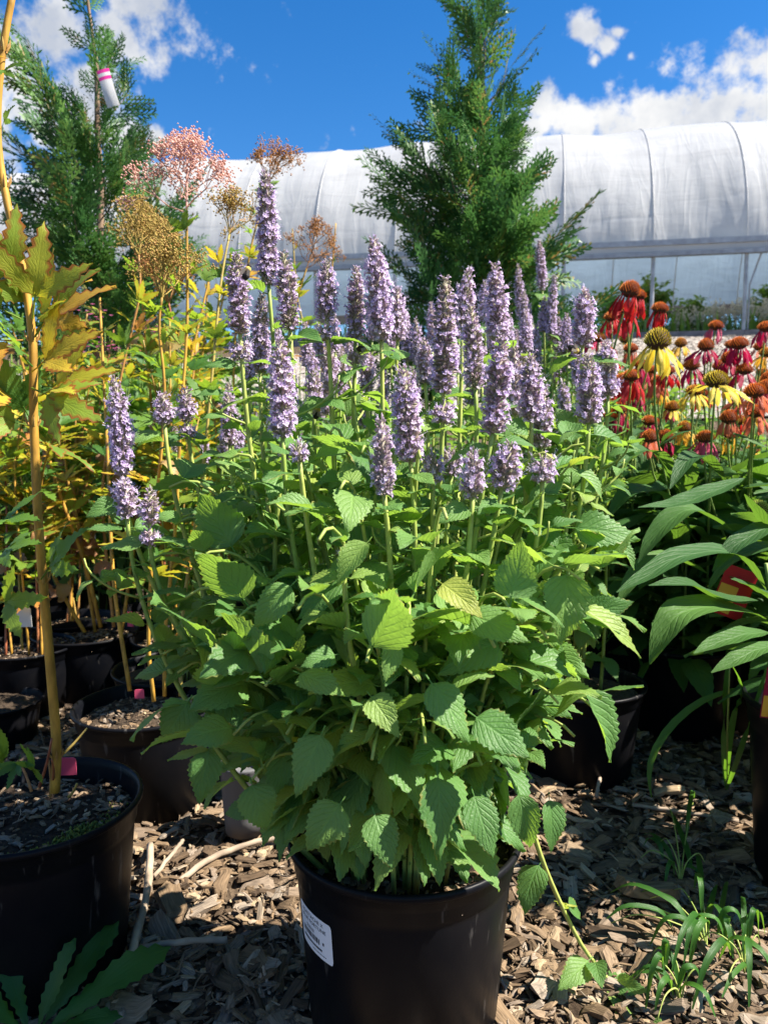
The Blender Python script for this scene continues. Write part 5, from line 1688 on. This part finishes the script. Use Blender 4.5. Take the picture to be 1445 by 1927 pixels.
for j in range(46):
    a = rng.uniform(0, 6.28)
    r_ = rng.uniform(0.02, 0.10)
    p = POT_G + Vector((r_ * math.cos(a) + 0.05, r_ * math.sin(a) + 0.03, rng.uniform(0.26, 0.62)))
    plG.leaf(G, orient(p, sph(a, rng.uniform(-.2, .9)), (0, 0, 1), rng.normal(0, .4), rng.uniform(.12, .2)), int(rng.integers(0, 5)), p.y)
plG.close(46)
mb = MB()
Mg = Matrix.Translation(at(1452, 1310, 1.13)) @ Matrix.Rotation(0.1, 4, 'Y')
box(mb, (-0.014, -0.0006, -0.035), (0.014, 0.0006, 0.045), 0)
box(mb, (-0.013, -0.0012, -0.033), (0.013, -0.0007, 0.0), 1)
tg = put('plant_marker', mb.mesh('plant_marker', [PET['crimson'], PET['amber']], False), None, Mg)
tag(tg, 'red and yellow picture tag stuck in the pot at the right edge', 'plant tag')
mb = MB()
Mg = Matrix.Translation(at(1380, 1115, 1.32)) @ Matrix.Rotation(0.35, 4, 'Y')
box(mb, (-0.03, -0.0006, -0.045), (0.03, 0.0006, 0.045), 0)
box(mb, (-0.028, -0.0012, -0.04), (0.005, -0.0007, 0.01), 1)
tg = put('plant_marker', mb.mesh('plant_marker', [PET['red'], PET['amber']], False), None, Mg)
tag(tg, 'red picture tag with yellow patch behind the big dark leaves on the right', 'plant tag')
tH = thing('nursery_pot', 'dark pot on the mulch behind the big leaves at right', 'pot', (0.98, 2.15, 0.0))
add_pot(tH, Vector((0.98, 2.15, 0)), 0.15, 0.24, chips=False)
lf = put('fallen_leaf', DL[1], None, orient(at(1318, 1205, 2.0), (1, 0.1, 0.1), (0, -0.4, 1), 0.3, 0.06))
tag(lf, 'curled yellow brown leaf on the rim of the dark pot at right', 'leaf')

# ------------------------------------------------------------------ green perennials that fill the beds behind
def perennial_mesh(seed, h, w_, nst, lsz, nl):
    g = np.random.default_rng(seed)
    mb = MB()
    tmpl = [blade(1.0, 0.36, 3, 1, 0.4, 0.9, dr, 0.3, 0.04, 0.05, 900 + i, 0.05, 0.2, 0.01).data() for i, dr in enumerate((0.4, 0.9, 1.3))]
    stems = MB()
    for i in range(nst):
        a, r = g.uniform(0, 6.28), w_ * math.sqrt(g.random())
        e = np.array((r * math.cos(a), r * math.sin(a), h * g.uniform(0.6, 1.0)))
        b = e * np.array((0.3, 0.3, 0))
        P = bez(b, b + np.array((0, 0, h * .4)), e - np.array((0, 0, h * .3)), e, 8)
        tube(stems, P, np.linspace(0.0035, 0.0018, 8), 4, g.uniform())
        for j in range(nl):
            f = g.uniform(0.2, 1.0)
            p = P[int(f * 7)]
            az = g.uniform(0, 6.28)
            mb.addm(tmpl[int(g.integers(0, 3))], orient(p, sph(az, g.uniform(-.3, .9)), (0, 0, 1), g.normal(0, .4), lsz * g.uniform(.6, 1.2)), g.uniform())
    return mb.mesh('foliage', M['mid_leaf']), stems.mesh('stems', M['cone_stem'])


PER = [perennial_mesh(1, 0.9, 0.22, 26, 0.085, 20), perennial_mesh(2, 0.9, 0.26, 30, 0.1, 20), perennial_mesh(3, 0.9, 0.28, 30, 0.07, 22)]
M['pink_blossom'] = mat_simple('pink_blossom', [(0, (0.7, 0.15, 0.4)), (1, (0.8, 0.25, 0.5))], 0.6, tw=0.3)
mb = MB()
for i in range(16):
    c = rng.normal(0, 1, 3) * np.array((0.02, 0.02, 0.012))
    for j in range(5):
        a = j * 1.2566
        s = np.array((math.cos(a), math.sin(a), 0.3)) * 0.008
        tt = np.array((-math.sin(a), math.cos(a), 0)) * 0.004
        mb.add([c, c + s * 0.6 + tt, c + s, c + s * 0.6 - tt], [[0, 1, 2, 3]], None, None, rng.uniform())
BLO = mb.mesh('blossom', M['pink_blossom'])
spots = [(-40, 2.9), (60, 3.1), (150, 2.7), (230, 3.0), (330, 2.8), (400, 3.0), (480, 3.4), (20, 3.7), (120, 4.0), (250, 3.9), (350, 4.2), (520, 4.3), (620, 4.0), (760, 4.6), (1090, 3.6), (1150, 2.7), (1190, 3.2), (1240, 2.9), (1330, 3.0), (1420, 2.9), (1130, 4.4), (1230, 4.2), (720, 2.5), (840, 2.6), (950, 2.9), (620, 2.4), (520, 2.6), (700, 5.2), (600, 5.5), (1060, 5.2), (450, 5.0), (-120, 3.0), (1500, 3.4), (-90, 4.4), (40, 4.8), (180, 5.2), (300, 5.4), (390, 5.6), (1200, 5.4), (90, 3.5), (1100, 4.9), (1170, 3.9)]
where = ['in front of the left conifer', 'beside the hyssop rows', 'by the coneflowers', 'below the big conifer']
ords = ['first', 'second', 'third', 'fourth', 'fifth', 'sixth', 'seventh', 'eighth', 'ninth']
spots = sorted(spots)
cnt = {}
for i, (px, y) in enumerate(spots):
    x = (px - 722.5) / F * y
    z = float(gz(x, y))
    side = 0 if px < 430 else 2 if px > 1080 else 3 if px > 640 else 1
    row = 'near row' if y < 2.95 else 'middle row' if y < 4.0 else 'back row'
    k = cnt[(side, row)] = cnt.get((side, row), -1) + 1
    t = thing('leafy_perennial', 'leafy green clump, %s from left in the %s %s' % (ords[k], row, where[side]), 'plant', (x, y, z), 'green perennials in the beds behind')
    top = {0: rng.uniform(585, 690), 1: rng.uniform(660, 740), 2: rng.uniform(640, 690) if px < 1270 else rng.uniform(735, 780), 3: rng.uniform(680, 740)}[side]
    hs = max(0.25, (at(px, top, y).z - z)) / 0.9
    f, s_ = PER[i % 3]
    sc = rng.uniform(0.85, 1.15)
    for nm, me in (('foliage', f), ('stems', s_)):
        o = put(nm, me, t, Matrix.Translation((x, y, z)) @ Matrix.Rotation(rng.uniform(0, 6.28), 4, 'Z') @ Matrix.Diagonal((sc, sc, hs, 1)))
        o['kind'] = 'stuff'
    if side == 0 and i % 2 == 0:
        for j in range(4):
            put('blossom', BLO, t, Matrix.Translation((x + rng.normal(0, .15), y - 0.1 + rng.normal(0, .1), z + 0.9 * hs * rng.uniform(.85, 1.0))))

# ------------------------------------------------------------------ inside the hoop house
def gblades(name, n, sfun, dfun, h0, h1, mat, wd=0.02):
    mb = MB()
    for i in range(n):
        s, d = sfun(), dfun()
        p = gp(s, d, 2.56)
        h = rng.uniform(h0, h1)
        a = rng.uniform(0, 6.28)
        le = sph(a, 0) * h * 0.3
        sd = Vector((-math.sin(a), math.cos(a), 0)) * wd
        mb.add([tuple(v) for v in (p - sd, p + sd, p + le * .3 + Vector((0, 0, h * .6)) + sd * .8, p + le * .3 + Vector((0, 0, h * .6)) - sd * .8, p + le + Vector((0, 0, h)))], [[0, 1, 2, 3]], [[3, 2, 4]], [(0, 0), (1, 0), (1, .6), (0, .6), (.5, 1)], rng.uniform())
    o = put(name, mb.mesh(name, M[mat]))
    o['kind'] = 'stuff'
    return o


gblades('grass', 9000, lambda: rng.uniform(-14, 5), lambda: rng.uniform(0.5, 6.5), 0.25, 0.75, 'mid_leaf', 0.03)
M['white_blossom'] = mat_simple('white_blossom', [(0, (0.7, 0.66, 0.5)), (1, (0.78, 0.76, 0.66))], 0.7, tw=0.3)


def panicle(seed):
    g = np.random.default_rng(seed)
    mb = MB()
    for i in range(150):
        c = g.normal(0, 1, 3) * np.array((0.07, 0.07, 0.11))
        mb.add(c + OCT * g.uniform(0.012, 0.024), None, OCT_T, None, g.uniform())
    return mb.mesh('blossom_head', M['white_blossom'])


PAN = [panicle(1), panicle(2)]
PERB = [perennial_mesh(11, 0.8, 0.45, 26, 0.14, 16)]
for i, (s, d) in enumerate([(-0.2, 1.2), (0.35, 1.0), (0.9, 1.4), (-0.6, 2.0), (1.5, 1.5)]):
    p = gp(s, d, 2.56)
    t = thing('white_flowered_shrub', ['white flowered shrub just right of the nearer greenhouse post', 'white flowered shrub at the right edge inside the greenhouse', 'white flowered shrub partly outside the frame inside the greenhouse', 'white flowered shrub left of the right greenhouse post', 'white flowered shrub beyond the right edge inside the greenhouse'][i], 'shrub', p, 'white shrubs inside the greenhouse')
    put('foliage', PERB[0][0], t, Matrix.Translation(p) @ Matrix.Scale(0.8, 4))
    put('stems', PERB[0][1], t, Matrix.Translation(p) @ Matrix.Scale(0.8, 4))
    for j in range(6):
        bh = put('blossom_head', PAN[j % 2], t, Matrix.Translation(p + Vector((rng.normal(0, .25), rng.normal(0, .2), rng.uniform(.5, .75)))) @ Matrix.Rotation(rng.uniform(0, 6), 4, 'Z'))
        bh['kind'] = 'stuff'


def small_tree(label, base, h, w_, seed, n=70, lsz=0.16):
    g = np.random.default_rng(seed)
    t = thing('shrub_tree', label, 'shrub', base, 'shrubs inside the greenhouse')
    tr, fo = MB(), MB()
    tmpl = [blade(1.0, 0.4, 2, 1, 0.4, 0.9, dr, 0.3, 0.03, 0.05, 950 + i, 0.05, 0.2, 0.01).data() for i, dr in enumerate((0.4, 1.0))]
    tube(tr, [(0, 0, 0), (0.03, 0, h * .4), (0, 0, h * .8)], [0.03, 0.022, 0.01], 6)
    for i in range(n):
        f = g.uniform(0.15, 1.0)
        a, el = g.uniform(0, 6.28), g.uniform(0.0, 1.1)
        p0 = np.array((0, 0, h * f * 0.75))
        e = p0 + np.array(sph(a, el)) * w_ * g.uniform(0.4, 1.0) * (1.1 - 0.5 * f)
        P = bez(p0, p0 + (e - p0) * .4, e + np.array((0, 0, 0.05)), e, 6)
        tube(tr, P, np.linspace(0.008, 0.002, 6), 3)
        for j in range(13):
            q_ = P[int(g.integers(1, 6))] + g.normal(0, 0.03, 3)
            fo.addm(tmpl[j % 2], orient(q_, sph(g.uniform(0, 6.28), g.uniform(-.9, .6)), (0, 0, 1), g.normal(0, .5), lsz * g.uniform(.6, 1.1)), g.uniform())
    put('trunk', tr.mesh('trunk', M['bark']), t, Matrix.Translation(base))
    put('crown', fo.mesh('crown', M['mid_leaf']), t, Matrix.Translation(base))


small_tree('dark leafy shrub between the two right greenhouse posts', gp(-1.35, 1.6, 2.56), 1.6, 0.75, 1, 80)
small_tree('lower leafy shrub left of the right greenhouse post', gp(-0.55, 1.9, 2.56), 1.15, 0.6, 2, 60)
small_tree('leafy shrub behind the conifer edge inside the greenhouse', gp(-2.2, 1.8, 2.56), 1.35, 0.7, 3, 60)
small_tree('leafy shrub at the right frame edge inside the greenhouse', gp(1.1, 2.6, 2.56), 1.7, 0.5, 4, 45)
small_tree('leafy shrub inside the greenhouse behind the pale yellow plant', gp(-7.2, 2.0, 2.56), 1.3, 0.8, 5, 60)

# ------------------------------------------------------------------ weeds, sticks and bees
def weed(name, label, cat, base, leaves, mat='weed_leaf', group=None, stems=()):
    t = thing(name, label, cat, base, group)
    for pts, W in leaves:
        long_leaf(t, pts, W, (0, -0.25, 1), 0.25, mat, 'leaf', 12, 0.4, 1)
    for pts, r in stems:
        stem_obj(t, smoothpath(pts, 14), r, r * 0.5, M['hyssop_stem'])
    return t


def g0(px, py, dz=0.006):
    """the point of the flat mulch seen at this pixel"""
    d = raydir(px, py)
    t = (dz - H) / d.z
    return d * t + Vector((0, 0, H))


def arc(a, b, lift):
    m = (a + b) / 2 + Vector((0, 0, lift))
    return [a, a * .55 + m * .45 + Vector((0, 0, lift * .4)), m * .6 + b * .4 + Vector((0, 0, lift * .25)), b]


DW = g0(60, 1960, 0.01)
dmb = [blade(1.0, 0.22, 9, 2, 0.62, 0.6, dr, 0.25, 0.13, 0.12, 970 + i, 0.1, tw_, 0.02).mesh('leaf', M['weed_leaf']) for i, (dr, tw_) in enumerate([(0.35, 0.1), (0.6, -0.2), (0.2, 0.3)])]
t = thing('dandelion_weed', 'green dandelion weed with toothed leaves in front of the left pot', 'weed', DW)
for tx, ty, sz, v, z in ((185, 1815, .16, 0, .05), (265, 1835, .19, 1, .045), (15, 1850, .12, 2, .05), (-60, 1880, .14, 0, .04), (210, 1930, .12, 1, .03), (120, 1850, .12, 2, .06), (20, 1990, .1, 0, .02)):
    e = g0(tx, ty, z)
    put('leaf', dmb[v], t, orient(DW, e - DW + Vector((0, 0, .03)), (0, -.3, 1), rng.normal(0, .2), max(sz, (e - DW).length * 1.0) * 0.85))
gb = [(g0(1330, 1790), [(1090, 1720), (1125, 1690), (1190, 1660), (1250, 1640), (1300, 1600), (1360, 1640), (1300, 1860), (1240, 1830), (1180, 1780), (1400, 1760)], 'spreading crabgrass clump on the mulch right of the front pot'),
      (g0(1400, 1830), [(1290, 1750), (1330, 1700), (1400, 1690), (1440, 1760), (1350, 1880), (1300, 1900), (1460, 1870), (1420, 1900)], 'dense crabgrass clump in the lower right corner'),
      (g0(1280, 1890), [(1160, 1830), (1200, 1800), (1260, 1800), (1330, 1830), (1220, 1930), (1340, 1920), (1180, 1900)], 'crabgrass at the tip of the flopped hyssop stem'),
      (g0(1280, 1660), [(1180, 1600), (1230, 1560), (1250, 1480), (1310, 1470), (1340, 1610), (1230, 1690)], 'thin upright grass weed on the mulch between the pots at right')]
for b, tips, lbl in gb:
    L_ = []
    for tx, ty in tips:
        for r_ in range(1 + (tx % 40 == 0)):
            e = g0(tx + rng.normal(0, 18), ty + rng.normal(0, 14), rng.uniform(0.01, 0.05))
            e = b + (e - b) * 0.85
            s = b + Vector((rng.normal(0, .012), rng.normal(0, .012), 0.004))
            L_.append((arc(s + (e - s) * rng.uniform(0, .35) + Vector((0, 0, rng.uniform(0, .03))), e, rng.uniform(0.01, 0.05)), rng.uniform(0.005, 0.0085)))
    S_ = [(arc(b, b + (g0(tx, ty, .04) - b) * .75, 0.03), 0.0013) for tx, ty in tips[:5]]
    weed('crabgrass', lbl, 'weed', b, L_, 'weed_leaf', 'grass weeds on the mulch', S_)
# long strappy grass by the right pot
b = g0(1365, 1490)
weed('grass_weed', 'tall grass weed with arching blade beside the pot at the right edge', 'weed', b, [(smoothpath([b, at(1375, 1370, 1.28), at(1395, 1300, 1.25), at(1375, 1250, 1.22)], 6), .009), (smoothpath([b, at(1390, 1420, 1.25), at(1420, 1330, 1.2), at(1450, 1230, 1.15)], 6), .008),
                                                                                              (smoothpath([b, at(1360, 1400, 1.3), at(1365, 1280, 1.28), at(1372, 1240, 1.28)], 6), .008), (smoothpath([at(1420, 1290, 1.3), at(1330, 1315, 1.3), at(1260, 1370, 1.28), at(1222, 1440, 1.27), at(1225, 1500, 1.26)], 8), .014)], 'weed_leaf', 'grass weeds on the mulch',
     [(smoothpath([b, at(1368, 1380, 1.3), at(1372, 1250, 1.28)], 6), .0025)])
b = g0(1180, 1300)
weed('grass_weed', 'yellow green grass blades under the hyssop at its right', 'weed', b, [(smoothpath([b, at(1190, 1200, 1.9), at(1210, 1120, 1.9)], 6), .012), (smoothpath([b, at(1200, 1230, 1.9), at(1240, 1150, 1.9)], 6), .012), (smoothpath([b, at(1170, 1230, 1.9), at(1150, 1180, 1.9)], 6), .012)], 'weed_leaf', 'grass weeds on the mulch')

M['stick'] = mat_simple('grey_stick', [(0, (0.26, 0.2, 0.15)), (1, (0.36, 0.28, 0.2))], 0.85, 0.4, 30, 0.6, 0.002, stretch=(1, 1, 1))
for lbl, pts, r in (('long grey stick leaning along the left front pot', [(235, 1840, .01), (262, 1740, .03), (280, 1660, .035), (284, 1590, .03)], .0062), ('pale thin stick on the sunlit mulch left of the front pot', [(290, 1650, .02), (330, 1600, .025), (345, 1580, .03)], .0035),
                    ('long curved twig lying on the sunlit mulch', [(330, 1665, .02), (390, 1620, .025), (460, 1590, .03), (545, 1570, .03)], .005), ('straight pale stick on the shaded mulch at front', [(265, 1782, .015), (350, 1772, .02), (430, 1768, .018)], .0045),
                    ('thin upright straw piece at the bottom of the mulch', [(508, 1868, .01), (500, 1840, .02), (496, 1818, .03)], .0022), ('dark stick on the shaded mulch at right', [(1100, 1305, .01), (1160, 1290, .012), (1220, 1284, .012)], .005),
                    ('short pale stick standing out right of the front hyssop', [(1122, 1500, .015), (1128, 1460, .03), (1132, 1425, .035)], .004), ('long thin twig on the mulch between the right pots', [(1190, 1515, .015), (1300, 1530, .02), (1390, 1545, .015)], .004), ('twig in front of the crabgrass at right', [(1150, 1350, .01), (1090, 1360, .015), (1200, 1330, .01)], .003)):
    P = smoothpath([g0(*p) for p in pts], 14)
    mb = MB()
    o = P[0].copy()
    tube(mb, P - o + rng.normal(0, 0.0008, P.shape), r * rng.uniform(0.85, 1.12, 14), 7, rng.uniform(), 0, True)
    tag(put('stick', mb.mesh('stick', M['stick']), None, Matrix.Translation(Vector(o))), lbl, 'stick', 'sticks on the mulch')
for lbl, px, py, L, a, v in (('large splintered wood chunk on the mulch beside the left pot', 322, 1700, .075, 0.45, 1), ('flat sunlit wood slab right of the front pot', 1090, 1540, .07, 1.4, 2), ('weathered grey bark slab on the mulch at right', 1225, 1675, .09, 1.6, 4), ('pale wood chunk lit at the foot of the second left pot', 420, 1545, .055, 1.2, 5), ('white wood block on the sunlit mulch', 386, 1668, .034, 1.4, 8)):
    p = g0(px, py, 0.022)
    tag(put('wood_chunk', chip_meshes[v], None, Matrix.Translation(p) @ Matrix.Rotation(a, 4, 'Z') @ Matrix.Rotation(0.15, 4, 'X') @ Matrix.Diagonal((L * 1.1, L, L * 1.8, 1))), lbl, 'wood chunk')
M['bee_black'] = mat_simple('bee_black', [(0, (0.015, 0.012, 0.01)), (1, (0.02, 0.015, 0.012))], 0.7)
M['bee_yellow'] = mat_simple('bee_yellow', [(0, (0.5, 0.36, 0.08)), (1, (0.5, 0.36, 0.08))], 0.8)
M['wing'] = mat_simple('wing', [(0, (0.35, 0.3, 0.25)), (1, (0.35, 0.3, 0.25))], 0.3, tw=0.6)


def ellip(mb, c, r, mat, d):
    k, m = 10, 7
    V = [(0, 0, 0)]
    V = []
    for i in range(m):
        th = math.pi * i / (m - 1)
        for j in range(k):
            V.append((math.sin(th) * math.cos(j * 6.283 / k) * r[0], -math.cos(th) * r[1], math.sin(th) * math.sin(j * 6.283 / k) * r[2]))
    A = np.array(orient((0, 0, 0), d))[:3, :3]
    q = [[i * k + j, i * k + (j + 1) % k, (i + 1) * k + (j + 1) % k, (i + 1) * k + j] for i in range(m - 1) for j in range(k)]
    mb.add(np.array(V) @ A.T + np.array(tuple(c)), q, None, None, 0, mat)


for lbl, px, py, y, d in (('bumblebee on the leftmost tall hyssop spike', 465, 512, .84, (.3, .2, 1)), ('bumblebee low on the spike left of the big conifer', 685, 655, .93, (1, .2, .2)), ('bumblebee beside the right hyssop spikes', 1080, 658, .95, (.8, .2, -.4)), ('bumblebee in the shade between the hyssop stems', 597, 776, .98, (.3, .1, 1))):
    p = at(px, py, y)
    d = Vector(d).normalized()
    mb = MB()
    ellip(mb, d * -0.004, (.0042, .0055, .0042), 0, d)
    ellip(mb, d * 0.003, (.0038, .0036, .0038), 1, d)
    ellip(mb, d * 0.0072, (.0024, .0022, .0024), 0, d)
    bt = tag(put('bumblebee', mb.mesh('bumblebee', [M['bee_black'], M['bee_yellow']]), None, Matrix.Translation(p)), lbl, 'bee')
    for s in (-1, 1):
        mb = MB()
        x = d.cross(Vector((0, -1, 0.3))).normalized() * s
        u = x.cross(d) * s
        b0 = d * 0.003 + u * 0.0035
        mb.add([tuple(b0), tuple(b0 + x * .004 - d * .002 + u * .001), tuple(b0 + x * .006 - d * .008 + u * .001), tuple(b0 + x * .002 - d * .008 + u * .001)], [[0, 1, 2, 3]])
        put('wing', mb.mesh('wing', M['wing']), bt, Matrix.Translation(p))
